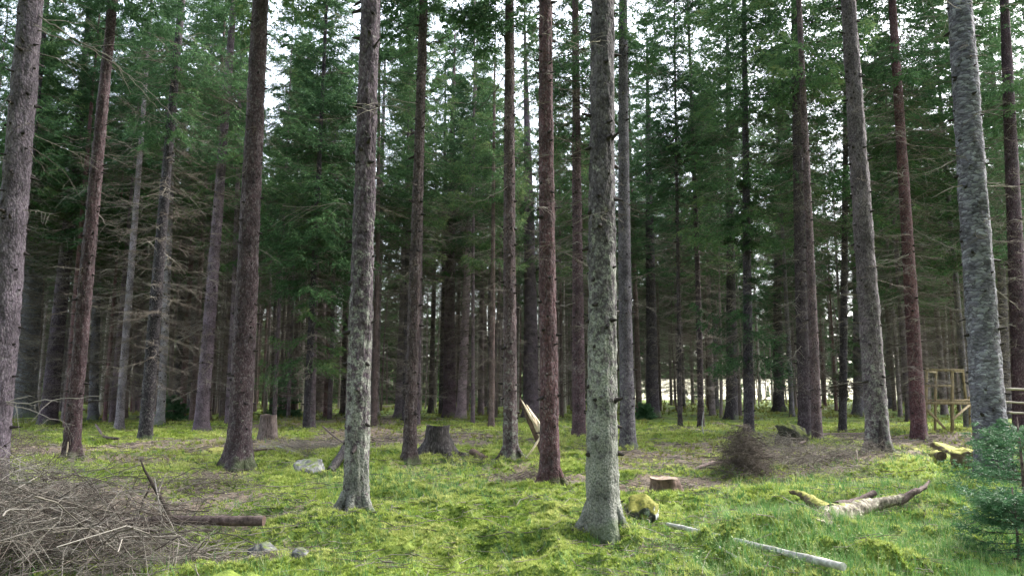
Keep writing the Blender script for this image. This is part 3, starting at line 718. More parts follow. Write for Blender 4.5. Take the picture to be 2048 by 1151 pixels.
def crown_mesh(name, z0, z1, rmax, seed, dz=0.42, nb=5.2, T=12, MM=9, nl=0.115, nw=0.027, hang=0.75, low=0.7, drop=0.12, gaps=0.1, mat=None, rb=0.014, axis=None):
    """spruce crown: whorled drooping boughs, hanging side twigs, needle sprays as small faces"""
    r = np.random.default_rng(seed)
    zz, aa = [], []
    z = z0
    while z < z1 - 0.15:
        m = max(2, r.poisson(nb)); a0 = r.random() * 6.28
        for q in range(m):
            if r.random() < gaps: continue
            zz.append(z + r.normal(0, dz * 0.2)); aa.append(a0 + q * 2 * PI / m + r.normal(0, 0.3))
        z += dz * (0.7 + 0.6 * r.random())
    zz = np.array(zz); aa = np.array(aa); B = len(zz)
    f = np.clip((zz - z0) / (z1 - z0), 0, 1)
    prof = (1 - f) ** 0.72 * (low + (1 - low) * np.minimum(f / 0.18, 1))
    L = rmax * prof * (0.55 + 0.65 * r.random(B)) + 0.12 * rmax * 0.6
    elev = -0.45 + 1.05 * f + r.normal(0, 0.12, B)            # droop below, rise towards the top
    out = np.stack([np.cos(aa), np.sin(aa), 0 * aa], -1); side = np.stack([-np.sin(aa), np.cos(aa), 0 * aa], -1)
    def bpt(t):            # t (B,k)
        d = L[:, None] * t
        c = np.stack([0 * zz, 0 * zz, zz], -1)[:, None] + out[:, None] * d[..., None] * 0.97
        c[..., 2] += d * elev[:, None] * 0.75 - drop * d * np.sin(t * PI * 0.9) * 1.0 + 0.22 * L[:, None] * t ** 3
        return c
    g = Geo()
    P = bpt(np.repeat(np.linspace(0, 0.97, 5)[None], B, 0))
    V, F = tubes(P, (rb * (0.5 + 0.5 * L / rmax))[:, None] * np.linspace(1, 0.3, 5)[None], 3)
    g.add(V, F, 1, 0.2)
    # side twigs
    t = np.linspace(0.14, 0.98, T)[None] + r.normal(0, 0.03, (B, T))
    t = np.repeat(np.clip(t, 0.08, 1.0), 2, axis=1)
    K = 2 * T
    st = bpt(t)
    sg = np.tile([1, -1], T)[None] * np.ones((B, 1))
    tl = (L[:, None] * (0.46 * (1 - t) ** 0.8 + 0.10) + 0.05 * rmax) * (0.6 + 0.7 * r.random((B, K)))
    hg = hang * (0.35 + 1.1 * r.random((B, K))) * (1 - 0.6 * f)[:, None]
    D = out[:, None] * (0.62 + 0.25 * r.random((B, K)))[..., None] + side[:, None] * (sg * (0.75 + 0.3 * r.random((B, K))))[..., None]
    D[..., 2] -= hg
    D = norm(D)
    q = (np.arange(MM) + 0.5) / MM
    C = st[:, :, None] + D[:, :, None] * (tl[..., None] * q)[..., None]
    C[..., 2] -= (tl[..., None] * q ** 2) * 0.28 * hang
    n = B * K * MM
    C = C.reshape(n, 3); Dr = np.repeat(D.reshape(-1, 3), MM, 0)
    fr = np.repeat(np.repeat(f, K), MM)
    tt = np.repeat(t.ravel(), MM)
    parts_V, parts_t = [], []
    for sgn in (1, -1):
        rnd = r.normal(0, 1, (n, 3)); perp = norm(np.cross(Dr, rnd))
        d2 = norm(Dr * (0.75 + 0.2 * r.random((n, 1))) + perp * (0.75 * (0.5 + r.random((n, 1)))))
        s2 = norm(np.cross(d2, r.normal(0, 1, (n, 3))))
        ln = nl * (0.7 + 0.7 * r.random((n, 1))); wd = nw * (0.7 + 0.7 * r.random((n, 1)))
        c = C + r.normal(0, nl * 0.16, (n, 3))
        parts_V.append(np.stack([c - s2 * wd / 2, c + s2 * wd / 2, c + d2 * ln], 1))
        parts_t.append(0.22 + 0.38 * r.random(n) + 0.22 * tt * tt)
    V = np.concatenate(parts_V).reshape(-1, 3)
    F = np.arange(len(V)).reshape(-1, 3)
    bt = np.repeat(0.2 * (np.repeat(np.repeat(r.random(B), K), MM) - 0.5)[None], 2, 0).ravel()
    g.add(V, F, 0, np.repeat(np.clip(np.concatenate(parts_t) + bt, 0, 1), 3))
    return g.mesh(name, [mat or M['needle'], M['dead']])

HREF = 24.0
CROWNS = {}
for i, (z0, rm, nb) in enumerate([(5.5, 2.3, 5.6), (6.5, 2.1, 5.2), (7.5, 2.2, 5.2), (8.5, 1.9, 5.0), (9.5, 2.0, 5.0), (11.0, 1.8, 4.8)]):
    CROWNS[z0] = crown_mesh('crown', z0, HREF, rm, 100 + i, nb=nb, gaps=0.16 + 0.02 * i, dz=0.5)
DEADS = [dead_branches('dead_branches', 1.6, 12.5, 200 + i, 2.3, 6.0, 0.34, twigs=11, r0=0.012, minr=0.0046) for i in range(4)]
DEADS_NEAR = [dead_branches('dead_branches', 3.6, 11, 210 + i, 1.5, 2.2, 0.42, r0=0.008, twigs=7) for i in range(3)]
def pick_crown(zc):
    ks = sorted(CROWNS); return CROWNS[min(ks, key=lambda q: abs(q - zc))]

def add_tree_parts(t, spec, trunk_me, i, scale_h=1.0, near=False):
    tr = obj('trunk', trunk_me, t)
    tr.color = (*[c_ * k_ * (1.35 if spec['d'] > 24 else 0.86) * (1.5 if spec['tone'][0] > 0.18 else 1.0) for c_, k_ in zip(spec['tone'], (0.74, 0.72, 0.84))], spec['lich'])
    lean = spec['lean']
    def leaned(name, me, kind=None, sc=1.0):
        o = obj(name, me, t, kind=kind)
        o.rotation_euler = (0, 0, random.random() * 6.28)
        # follow the lean of the stem
        o.rotation_mode = 'XYZ'
        from mathutils import Matrix
        sh = Matrix(((1, 0, lean, 0), (0, 1, 0, 0), (0, 0, 1, 0), (0, 0, 0, 1)))
        o.rotation_euler = (0, 0, 0)
        rz = Matrix.Rotation(random.random() * 6.28, 4, 'Z')
        tilt = Matrix.Rotation(math.atan(lean), 4, 'Y')
        o.matrix_local = tilt @ rz @ Matrix.Diagonal((sc, sc, scale_h, 1))
        return o
    leaned('crown', pick_crown(spec['zc'] / scale_h), 'stuff', spec.get('cs', 1.0))
    leaned('dead_branches', (DEADS_NEAR if near else DEADS)[i % (3 if near else 4)], 'stuff', spec.get('ds', 1.0))

LOW_BOUGHS = crown_mesh('low_boughs', 2.4, 9.5, 1.7, 150, nb=3.0, gaps=0.45, dz=0.55, low=1.0)
TREE_GROUP = 'spruces standing in the mossy wood'
named = {}
for i, sp in enumerate(tree_specs):
    p = sp['p']; d = sp['d']
    H = HREF * random.uniform(0.95, 1.08)
    zrel = max(sp['zw'] - p[2], 0.5)
    r0 = sp['w'] / 2 / max((1 - zrel / H) ** 0.8, 0.3)
    t = thing('spruce_tree', (p[0], p[1], float(h_ground(p[0], p[1])) - 0.03), sp['label'], 'tree', TREE_GROUP)
    near = d < 20
    seg, dzl = (72, 0.035) if d < 11 else (56, 0.05) if d < 17 else (32, 0.10) if d < 30 else (18, 0.3)
    me, axis = trunk_mesh('trunk', H, r0, sp['lean'], random.uniform(-0.01, 0.01), 300 + i, seg, dzl, M[sp['mk']],
                          flare=0.85 if d < 18 else 0.5, rough=0.016 if d < 17 else 0.010, bend=0.05)
    add_tree_parts(t, sp, me, i, H / HREF, near)
    obj('branch_stubs', stubs_mesh('branch_stubs', axis, 0.9, min(11, 3 + d * 0.5), 400 + i, step=0.27 if d < 20 else 0.4, per=2.9, rs=0.019 if d < 20 else 0.024, ls=0.07), t, kind='stuff')
    if sp['short'] in ('black wand trunk', 'second sooty trunk', 'grey hidden trunk'):
        o = obj('low_boughs', LOW_BOUGHS, t, kind='stuff'); o.rotation_euler = (0, 0, i * 1.3)
    sp['axis'] = axis; sp['obj'] = t; named[sp['short']] = sp

# ------------------------------------------------------------------ the farther spruces
FILL_TRUNKS = [trunk_mesh('trunk', HREF, 0.17, random.uniform(-0.012, 0.012), random.uniform(-0.01, 0.01), 500 + i, 12, 0.5, M['bark'], 0.5, 0.006, 0.08)[0] for i in range(6)]
placed = [(sp['p'][0], sp['p'][1]) for sp in tree_specs]
tones = [RED, PUR, GRY, DRK, BRN, BRN, PUR, (0.13, 0.11, 0.10)]
fills = []
def try_fill(d0, d1, a0, a1, n, mind):
    c = 0; tries = 0
    while c < n and tries < n * 40:
        tries += 1
        d = math.sqrt(random.uniform(d0 * d0, d1 * d1)); ax = random.uniform(a0, a1)
        x = ax * d
        if any((x - q[0]) ** 2 + (d - q[1]) ** 2 < mind * mind for q in placed): continue
        placed.append((x, d)); fills.append((x, d)); c += 1
pxa = lambda px: (px - 1024) / F_PX
try_fill(29, 46, pxa(-120), pxa(1000), 40, 1.8)
try_fill(46, 78, pxa(-80), pxa(1250), 96, 2.0)
try_fill(34, 60, pxa(1010), pxa(1280), 8, 2.4)
try_fill(40, 88, pxa(1240), pxa(1850), 44, 2.6)
try_fill(26, 46, pxa(1770), pxa(2120), 9, 2.6)
try_fill(40, 88, pxa(1820), pxa(2200), 34, 2.4)
for (px_, d_) in [(556, 33), (690, 44), (300, 36), (30, 30)]:
    fills.append((pxa(px_) * d_, d_)); placed.append(fills[-1])
fills.sort(key=lambda q: q[0] / q[1])
lm = sorted(named.values(), key=lambda s_: s_['p'][0] / s_['p'][1])
ORD = ['first', 'second', 'third', 'fourth', 'fifth', 'sixth', 'seventh', 'eighth', 'ninth', 'tenth', 'eleventh', 'twelfth', 'thirteenth', 'fourteenth', 'fifteenth', 'sixteenth', 'seventeenth', 'eighteenth', 'nineteenth', 'twentieth'] + ['twenty-' + w for w in ('first', 'second', 'third', 'fourth', 'fifth', 'sixth', 'seventh', 'eighth', 'ninth')]
gaps = {}
for q in fills:
    a = q[0] / q[1]
    li = sum(1 for s_ in lm if s_['p'][0] / s_['p'][1] < a)
    gaps.setdefault(li, []).append(q)
k = 0
for li, qs in sorted(gaps.items()):
    for j, (x, d) in enumerate(qs):
        if li == 0: lab = 'far spruce, %s from left beyond the frame-edge left trunk' % ORD[j]
        elif li == len(lm): lab = 'far spruce, %s to the right beyond the wine-red edge trunk' % ORD[j]
        else: lab = 'far spruce, %s from left between %s and %s' % (ORD[j], lm[li - 1]['short'], lm[li]['short'])
        z = float(h_ground(x, d)) - 0.05
        t = thing('spruce_tree', (x, d, z), lab, 'tree', 'slim far spruces behind the nearer trunks')
        sc = random.uniform(0.55, 1.15); sh = random.uniform(0.8, 1.08)
        tr = obj('trunk', FILL_TRUNKS[k % 6], t)
        tr.scale = (sc, sc, sh); tr.rotation_euler = (0, 0, random.random() * 6.28)
        tn = random.choice(tones); v = random.uniform(0.8, 1.25)
        tr.color = (tn[0] * v * 1.35, tn[1] * v * 1.3, tn[2] * v * 1.45, random.uniform(0, 0.5))
        zc = (random.choice([8.5, 9.5, 9.5, 11.0]) if d < 60 else random.choice([7.5, 8.5, 9.5])) if x / d < 0.16 else random.choice([7.5, 8.5, 8.5, 9.5])
        o = obj('crown', CROWNS[zc], t, kind='stuff'); cs = random.uniform(0.85, 1.15) * (1.28 if x / d > 0.16 else 1.1)
        o.scale = (cs, cs, sh); o.rotation_euler = (0, 0, random.random() * 6.28)
        o = obj('dead_branches', DEADS[random.randrange(4)], t, kind='stuff'); o.scale = (cs, cs, sh * 0.95); o.rotation_euler = (0, 0, random.random() * 6.28)
        k += 1

# beyond the three hundred: a crowd of slim far stems nobody could count
g = Geo(); rs = np.random.default_rng(77); n = 0; tries = 0
while n < 430 and tries < 9000:
    tries += 1
    ax = pxa(rs.uniform(-120, 2150)); d = rs.uniform(40, 100)
    if ax > pxa(1250) and (d > 84 or rs.random() < 0.45): continue
    x = ax * d
    if any((x - q[0]) ** 2 + (d - q[1]) ** 2 < 0.8 for q in placed): continue
    hb = float(h_ground(x, d)); r_ = rs.uniform(0.05, 0.12); H_ = rs.uniform(11, 19); lx, ly = rs.normal(0, 0.015, 2)
    u = np.linspace(0, 1, 6); b = np.array([x, d, hb - 0.2])
    P = b + np.stack([lx * H_ * u + 0.05 * rs.normal(size=6) * (u > 0), ly * H_ * u, H_ * u], -1)
    g.tube(P, r_ * (1.15 - u * 0.9), 7, 0, rs.random(), caps=False)
    n += 1
M['far_bark'] = tint_mat('far slim bark', [(0.0, (0.10, 0.075, 0.075)), (0.4, (0.20, 0.16, 0.16)), (0.8, (0.32, 0.28, 0.27)), (1.0, (0.42, 0.39, 0.36))], 0, 0.9, (3.0, 0.4), 0.1)
obj('slim_far_stems', g.mesh('slim_far_stems', [M['far_bark']], True), kind='stuff', label='crowd of slim far stems filling the gaps deep in the wood', cat='tree stems')

# far wood: dense young spruces behind everything, and the wood edge across the field
def far_wood(name, spots, seed, label, z0=0.3, z1=14, rm=2.6, stem=False):
    r = np.random.default_rng(seed)
    g = Geo()
    protos = []
    for q in range(4):
        m = crown_mesh('proto', z0, z1, rm, seed + q, dz=0.7, nb=5, T=5, MM=3, nl=0.5, nw=0.22, hang=0.5, low=1.0)
        V = np.empty(len(m.vertices) * 3, dtype=np.float32); m.vertices.foreach_get('co', V); V = V.reshape(-1, 3)
        tn = np.empty(len(m.vertices), dtype=np.float32); m.attributes['tint'].data.foreach_get('value', tn)
        ls = np.empty(len(m.loops), dtype=np.int32); m.loops.foreach_get('vertex_index', ls)
        pt = np.empty(len(m.polygons), dtype=np.int32); m.polygons.foreach_get('loop_total', pt)
        st = np.empty(len(m.polygons), dtype=np.int32); m.polygons.foreach_get('loop_start', st)
        tri = ls[(st[pt == 3][:, None] + np.arange(3)).ravel()].reshape(-1, 3)
        used = tri.ravel()
        protos.append((V[used], tn[used])); bpy.data.meshes.remove(m)
    for (x, y, s_) in spots:
        V, tn = protos[r.integers(4)]; a = r.random() * 6.28
        c, sn = math.cos(a), math.sin(a)
        W = np.stack([V[:, 0] * c - V[:, 1] * sn, V[:, 0] * sn + V[:, 1] * c, V[:, 2]], -1) * s_ + np.array([x, y, float(h_ground(x, y)) - 0.2])
        g.add(W, np.arange(len(W)).reshape(-1, 3), 0, np.clip(tn + r.normal(0, 0.08), 0, 1))
        if stem:
            b = np.array([x, y, float(h_ground(x, y))]); g.tube([b - [0, 0, 0.3], b + [0, 0, z1 * 0.5 * s_], b + [0, 0, z1 * 0.98 * s_]], [0.2, 0.13, 0.02], 8, 1, 0.3)
    obj(name, g.mesh(name, [M['needle'], M['dead']]), kind='stuff', label=label, cat='wood')
sp1 = []
for row, (dr, nrow) in enumerate([(80, 34), (95, 40), (112, 46)]):
    for q in range(nrow):
        ax = pxa(-250 + 1500 * (q + random.uniform(0.1, 0.9)) / nrow); d = dr + random.uniform(-6, 6); sp1.append((ax * d, d, random.uniform(0.5, 0.95)))
for q in range(30):
    ax = pxa(random.uniform(1860, 2350)); d = random.uniform(72, 100); sp1.append((ax * d, d, random.uniform(0.8, 1.4)))
far_wood('far_thicket', sp1, 700, 'dark unbroken far wood closing the view behind the trunks')
sp2 = []
for q in range(60):
    ax = pxa(random.uniform(1150, 1980)); d = random.uniform(205, 240); sp2.append((ax * d, d, random.uniform(1.3, 1.9)))
sp4 = []
for q in range(26):
    ax = pxa(random.uniform(1230, 1860)); d = random.uniform(86, 104); sp4.append((ax * d, d, random.uniform(0.05, 0.16) if q % 3 else random.uniform(0.2, 0.42)))
far_wood('field_fringe', sp4, 760, 'scrubby young spruce growth along the near edge of the pale field')
far_wood('far_wood_edge', sp2, 720, 'green wood edge on the far side of the pale field')

# the same wood goes on beside and behind the place the picture was taken from
sp3 = []
while len(sp3) < 42:
    a = rad(random.uniform(50, 310)); d = random.uniform(5, 34); x, y = d * math.sin(a), d * math.cos(a)
    if any((x - q[0]) ** 2 + (y - q[1]) ** 2 < 9 for q in sp3): continue
    sp3.append((x, y, random.uniform(0.9, 1.1)))
far_wood('surrounding_wood', sp3, 740, 'spruce wood continuing beside and behind the viewpoint', 7.0, 24, 2.3, True)

# ------------------------------------------------------------------ single branches on the near trunks
def limb(pts, r0, sub=0, seed=0, jitter=0.01, minr=0.002, tint=0.6, k=5):
    """pts: list of 3D control points -> mesh with wobble and side twigs"""
    r = np.random.default_rng(seed)
    pts = np.asarray(pts, float)
    seg = np.linalg.norm(np.diff(pts, axis=0), axis=1); cum = np.concatenate([[0], np.cumsum(seg)]); Lt = cum[-1]
    n = max(6, int(Lt / 0.10)); u = np.linspace(0, Lt, n)
    P = np.stack([np.interp(u, cum, pts[:, c]) for c in range(3)], -1)
    for _ in range(2):
        P[1:-1] = 0.25 * P[:-2] + 0.5 * P[1:-1] + 0.25 * P[2:]
    P[1:-1] += r.normal(0, jitter, P[1:-1].shape)
    g = Geo(); rr = np.maximum(r0 * np.linspace(1, 0.25, n), minr)
    g.tube(P, rr, k, 0, tint)
    for q in range(sub):
        i = r.integers(1, n - 1); d = norm(P[min(i + 1, n - 1)] - P[i - 1])
        dd = norm(d * 0.8 + r.normal(0, 0.6, 3)); ln = Lt * (0.08 + 0.22 * r.random())
        m = 5; w = np.linspace(0, 1, m)[:, None]
        Q = P[i] + dd * ln * w + np.array([0, 0, -0.15]) * ln * w ** 2 + r.normal(0, 0.008, (m, 3)) * (w > 0)
        g.tube(Q, np.maximum(rr[i] * 0.6 * np.linspace(1, 0.4, m), minr * 0.8), 4, 0, tint, caps=False)
    return g

def branch_on(short, pix, r0=0.011, sub=4, tint=0.6, dy=-0.15, slope=0.0, k=0):
    sp = named[short]; t = sp['obj']
    y0 = sp['p'][1]
    pts = [at(px, py, y0 + dy * min(1, i) + slope * i) for i, (px, py) in enumerate(pix)]
    g = limb(pts, r0, sub, 900 + k + len(pix) * 7 + int(pix[0][1]), tint=tint)
    loc = np.array(t.location)
    g.V = [v - loc for v in g.V]
    obj('dead_branch', g.mesh('dead_branch', [M['dead']], True), t)

for a in [('frame-edge left trunk', [(62, 20), (150, 78), (230, 118), (262, 190)], 0.012, 5, 0.75), ('frame-edge left trunk', [(70, 60), (180, 95), (300, 180), (370, 262)], 0.010, 5, 0.7),
          ('frame-edge left trunk', [(50, 290), (120, 330), (165, 400)], 0.008, 4, 0.5), ('frame-edge left trunk', [(-5, 800), (55, 807), (110, 797), (205, 793)], 0.011, 7, 0.95),
          ('frame-edge left trunk', [(-5, 802), (70, 822), (150, 850)], 0.009, 7, 0.9), ('frame-edge left trunk', [(40, 160), (15, 190), (-20, 260)], 0.010, 3, 0.7),
          ('frame-edge left trunk', [(60, 300), (90, 345), (128, 370)], 0.007, 3, 0.4),
          ('lichened front trunk', [(1190, 68), (1150, 66), (1122, 72)], 0.010, 2, 0.1), ('lichened front trunk', [(1190, 92), (1150, 104), (1100, 118), (1060, 130)], 0.009, 4, 0.1),
          ('lichened front trunk', [(1190, 328), (1160, 331), (1142, 326)], 0.008, 2, 0.2), ('lichened front trunk', [(1222, 318), (1240, 310), (1262, 292)], 0.006, 2, 0.2), ('lichened front trunk', [(1190, 203), (1130, 204), (1075, 208)], 0.006, 3, 0.5),
          ('half-pale slim trunk', [(1010, 150), (985, 190), (960, 215), (930, 240)], 0.014, 5, 0.1), ('half-pale slim trunk', [(1012, 250), (990, 270), (955, 282)], 0.010, 4, 0.3),
          ('stump-side trunk', [(846, 92), (880, 80), (912, 60), (935, 30)], 0.016, 4, 0.05), ('stump-side trunk', [(842, 150), (880, 120), (925, 92)], 0.012, 4, 0.05), ('stump-side trunk', [(838, 185), (880, 175), (930, 160)], 0.010, 4, 0.2),
          ('brick-red trunk', [(1803, 210), (1816, 192), (1830, 172)], 0.014, 1, 0.85), ('brick-red trunk', [(1815, 355), (1855, 350), (1900, 325)], 0.010, 5, 0.6), ('brick-red trunk', [(1800, 165), (1770, 168), (1735, 172)], 0.009, 4, 0.4), ('brick-red trunk', [(1826, 470), (1880, 462), (1910, 455)], 0.008, 4, 0.6),
          ('split-footed trunk', [(1708, 225), (1722, 205), (1738, 182)], 0.012, 1, 0.8), ('split-footed trunk', [(1735, 590), (1690, 588), (1655, 600)], 0.009, 4, 0.8), ('split-footed trunk', [(1745, 762), (1700, 765), (1660, 772)], 0.008, 4, 0.8), ('split-footed trunk', [(1738, 650), (1690, 640), (1640, 655)], 0.008, 5, 0.6), ('split-footed trunk', [(1728, 480), (1760, 470), (1800, 475)], 0.008, 5, 0.5),
          ('plated right trunk', [(1925, 370), (1895, 378), (1862, 396)], 0.014, 3, 0.8), ('plated right trunk', [(1965, 360), (2000, 372), (2030, 372)], 0.013, 3, 0.8), ('plated right trunk', [(1912, 320), (1870, 340), (1820, 352)], 0.012, 5, 0.7), ('plated right trunk', [(1975, 570), (2010, 590), (2040, 620)], 0.010, 3, 0.8),
          ('broad dark-red trunk', [(500, 490), (530, 505), (560, 525)], 0.012, 4, 0.6), ('broad dark-red trunk', [(500, 600), (530, 625), (560, 660)], 0.012, 4, 0.1), ('broad dark-red trunk', [(515, 120), (560, 160), (600, 215)], 0.013, 6, 0.5), ('broad dark-red trunk', [(505, 90), (460, 110), (420, 160)], 0.012, 6, 0.7), ('broad dark-red trunk', [(500, 300), (440, 330), (400, 370)], 0.011, 6, 0.5),
          ('black leaning trunk', [(340, 250), (290, 240), (225, 255)], 0.010, 5, 0.6), ('pale-edged left trunk', [(190, 310), (240, 312), (300, 318)], 0.010, 5, 0.6), ('pale-edged left trunk', [(222, 120), (270, 165), (330, 235)], 0.011, 5, 0.8), ('purplish left trunk', [(455, 150), (490, 190), (520, 260)], 0.012, 5, 0.5),
          ('red-brown front trunk', [(1080, 255), (1060, 262), (1035, 258)], 0.007, 3, 0.4), ('red-brown front trunk', [(1105, 205), (1130, 208), (1165, 204)], 0.006, 2, 0.6),
          ('grey shadow trunk', [(1262, 560), (1300, 545), (1340, 520)], 0.008, 5, 0.6), ('grey shadow trunk', [(1255, 100), (1300, 125), (1350, 175)], 0.010, 6, 0.4), ('grey shadow trunk', [(1258, 260), (1290, 300), (1330, 330)], 0.009, 6, 0.3)]:
    branch_on(*a)

def root_on(short, ang, length, r0, r1, seed):
    sp = named[short]; t = sp['obj']; rr = sp['w'] / 2 * 1.1; a = rad(ang); rg = np.random.default_rng(seed)
    u = np.linspace(0, 1, 26); turn = a + 0.5 * rg.normal() * u ** 2
    dist = rr * 0.35 + (rr + length) * u
    x = np.cumsum(np.concatenate([[dist[0] * math.cos(a)], np.diff(dist) * np.cos(turn[1:])])); y = np.cumsum(np.concatenate([[dist[0] * math.sin(a)], np.diff(dist) * np.sin(turn[1:])]))
    L = np.array(t.location)
    zg = h_ground(x + L[0], y + L[1]) - L[2]
    lift = 0.34 * np.exp(-np.maximum(dist - rr * 0.8, 0) / 0.13) + 0.035 * (1 - u) - 0.06 * u ** 2 - 0.03
    R_ = r0 + (r1 - r0) * u ** 0.7
    V, F = tubes(np.stack([x, y, zg + lift - 0.3 * R_], -1)[None], R_[None], 12)
    V = V + rg.normal(0, 0.004, V.shape)
    o = obj('root', mesh_np('root', V, F, M['bark'], True), t); o.color = tuple(q * 0.75 for q in sp['tone']) + (sp['lich'],)
for q, ar in enumerate([('flared mossy trunk', 205, 0.75, 0.065, 0.03), ('flared mossy trunk', 325, 0.35, 0.06, 0.03), ('flared mossy trunk', 262, 0.25, 0.055, 0.03), ('lichened front trunk', 195, 0.4, 0.065, 0.03), ('lichened front trunk', 335, 0.4, 0.06, 0.03), ('lichened front trunk', 285, 0.2, 0.06, 0.03),
        ('red-brown front trunk', 215, 0.4, 0.06, 0.03), ('red-brown front trunk', 330, 0.4, 0.06, 0.03), ('broad dark-red trunk', 320, 0.5, 0.085, 0.04), ('broad dark-red trunk', 190, 0.5, 0.085, 0.04), ('half-pale slim trunk', 200, 0.35, 0.06, 0.03), ('half-pale slim trunk', 340, 0.35, 0.06, 0.03)]):
    root_on(*ar, q)
for short, pix, wd, nm, mt in [('split-footed trunk', [(1768, 935), (1766, 905), (1763, 870), (1760, 840)], [22, 20, 12, 3], 'painted_cleft_shade', 'stub'), ('pale-edged left trunk', [(133, 930), (134, 905), (137, 882)], [5, 5, 3], 'bark_strip', 'splinter')]:  # the dark strip paints the hollow's shade at the split foot
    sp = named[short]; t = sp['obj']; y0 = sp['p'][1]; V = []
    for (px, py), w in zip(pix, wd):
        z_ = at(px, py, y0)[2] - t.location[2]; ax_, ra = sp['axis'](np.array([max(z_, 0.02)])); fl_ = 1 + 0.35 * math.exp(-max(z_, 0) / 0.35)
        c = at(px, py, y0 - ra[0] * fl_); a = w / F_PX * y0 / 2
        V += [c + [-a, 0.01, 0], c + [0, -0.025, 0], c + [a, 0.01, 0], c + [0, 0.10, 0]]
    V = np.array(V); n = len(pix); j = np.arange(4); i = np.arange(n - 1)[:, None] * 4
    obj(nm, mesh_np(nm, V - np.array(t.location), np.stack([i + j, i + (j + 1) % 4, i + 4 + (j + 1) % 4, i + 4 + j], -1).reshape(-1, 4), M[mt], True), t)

# ------------------------------------------------------------------ stumps, rocks, logs
def ico(sub=3):
    import bmesh
    bm = bmesh.new(); bmesh.ops.create_icosphere(bm, subdivisions=sub, radius=1)
    V = np.array([v.co[:] for v in bm.verts]); F = np.array([[v.index for v in f.verts] for f in bm.faces]); bm.free()
    return V, F

def rock(name, px, py, wx, wz, label, mat, seed, wy=None, cat='rock', sink=0.28, sub=4):
    p = G(px, py); p[2] = max(p[2], float(surf(p[0], p[1]))); V, F = ico(sub)
    r = np.random.default_rng(seed)
    dsp = np.zeros(len(V))
    for o in range(8):          # a few planes knock off facets
        nrm = norm(r.normal(0, 1, 3)); c = 0.5 + 0.3 * r.random()
        dd = V @ nrm; over = np.maximum(dd - c, 0)
        V = V - nrm[None] * (over * 0.85)[:, None]
    dsp = fbm(V[:, 0] * 2.2 + V[:, 2] * 1.3 + seed, V[:, 1] * 2.2 - V[:, 2] * 1.7, seed, 4) - 0.5
    V = V * (1 + 0.75 * dsp)[:, None]
    V = V * np.array([wx / 2, (wy or wx * 0.8) / 2, wz / (2 - sink * 2) ])
    zc = p[2] + V[:, 2].max() - 2 * V[:, 2].max() * sink
    o = obj(name, mesh_np(name, V, F, mat, True), loc=(p[0], p[1], zc))
    o['label'] = label; o['category'] = cat
    return o
rock('rock', 527, 1118, 0.27, 0.15, 'small pale grey stone in the moss nearest the lower edge, left', M['rock'], 3)
rock('rock', 601, 1136, 0.20, 0.10, 'low speckled stone just right of the small pale grey one', M['rock'], 5)
rock('rock', 617, 952, 0.55, 0.26, 'whitish stone left of the flared mossy trunk', M['rock'], 9, 0.6)
rock('mossy_rock', 1284, 1036, 0.56, 0.30, 'moss-capped boulder with white lichen spots right of the stout lichened trunk', M['rock_moss'], 27, 0.5, sink=0.40)
rock('mossy_rock', 1588, 888, 1.0, 0.75, 'dark mossy lump beside the brown trunk behind the brush heap', M['lump'], 14, 0.9)
rock('mossy_rock', 432, 912, 0.6, 0.28, 'dark hummock left of the broad dark-red trunk foot', M['log_moss'], 16)
rock('mossy_rock', 1890, 918, 0.75, 0.35, 'yellow moss cushion on the bank before the wooden frame', M['log_moss'], 18)
rock('mossy_rock', 1932, 945, 0.55, 0.34, 'yellow moss cushion touching the foot of the plated trunk', M['log_moss'], 20)

def stump(px, py, r_top, r_base, h, label, mat, seed, lobes=5, ragged=0.0, cut=True, tilt=(0, 0)):
    p = G(px, py); r = np.random.default_rng(seed)
    t = thing('stump', (p[0], p[1], p[2] - 0.05), label, 'stump', 'stumps left in the wood')
    seg = 40; zs = np.concatenate([[-0.2], np.linspace(0, h, 22)])
    th = np.arange(seg) * 2 * PI / seg; ph = r.random() * 6
    lob = sum(np.exp(-((np.mod(th - (ph + q * 2 * PI / lobes + r.normal(0, 0.3)) + PI, 2 * PI) - PI) / 0.33) ** 2) * (0.5 + r.random()) for q in range(lobes))
    u = np.clip(zs / h, 0, 1)[:, None]
    rr = r_top + (r_base - r_top) * (1 - u) ** 2.2 * (0.5 + 0.9 * lob[None]) + 0.02 * (vnoise(th[None] / 6.283 * 14 + 0 * u, u * 5, seed, 14) - 0.5) * 2
    top = h * (1 - ragged * (vnoise(th / 6.283 * 9, th * 0, seed + 3, 9)))
    zz = np.where(u > 0, u * top[None] , zs[:, None])
    V = np.stack([rr * np.cos(th)[None] + tilt[0] * zz, rr * np.sin(th)[None] + tilt[1] * zz, zz], -1)
    n = len(zs); j = np.arange(seg); i = np.arange(n - 1)[:, None] * seg
    F = np.stack([i + j, i + (j + 1) % seg, i + seg + (j + 1) % seg, i + seg + j], -1).reshape(-1, 4)
    obj('stump_bark', mesh_np('stump_bark', V.reshape(-1, 3), F, mat, True), t)
    rim = V[-1] * np.array([0.97, 0.97, 1.0]); c = rim.mean(0) - np.array([0, 0, 0.02 + ragged * h * 0.4])
    mid = rim * 0.5 + c * 0.5 + r.normal(0, 0.01, rim.shape)
    W = np.concatenate([rim, mid, c[None]])
    Q = np.stack([j, (j + 1) % seg, seg + (j + 1) % seg, seg + j], -1); T3 = np.stack([seg + j, seg + (j + 1) % seg, np.full(seg, 2 * seg)], -1)
    obj('cut_face', mesh_np('cut_face', W, [Q, T3], M['cut'] if cut else mat, True), t)
    return t
st1 = stump(875, 918, 0.25, 0.52, 0.80, 'tall dark weathered stump with spreading roots right of the slender brown trunk', M['stump'], 31, 5, 0.12, False, (0.0, 0.05))
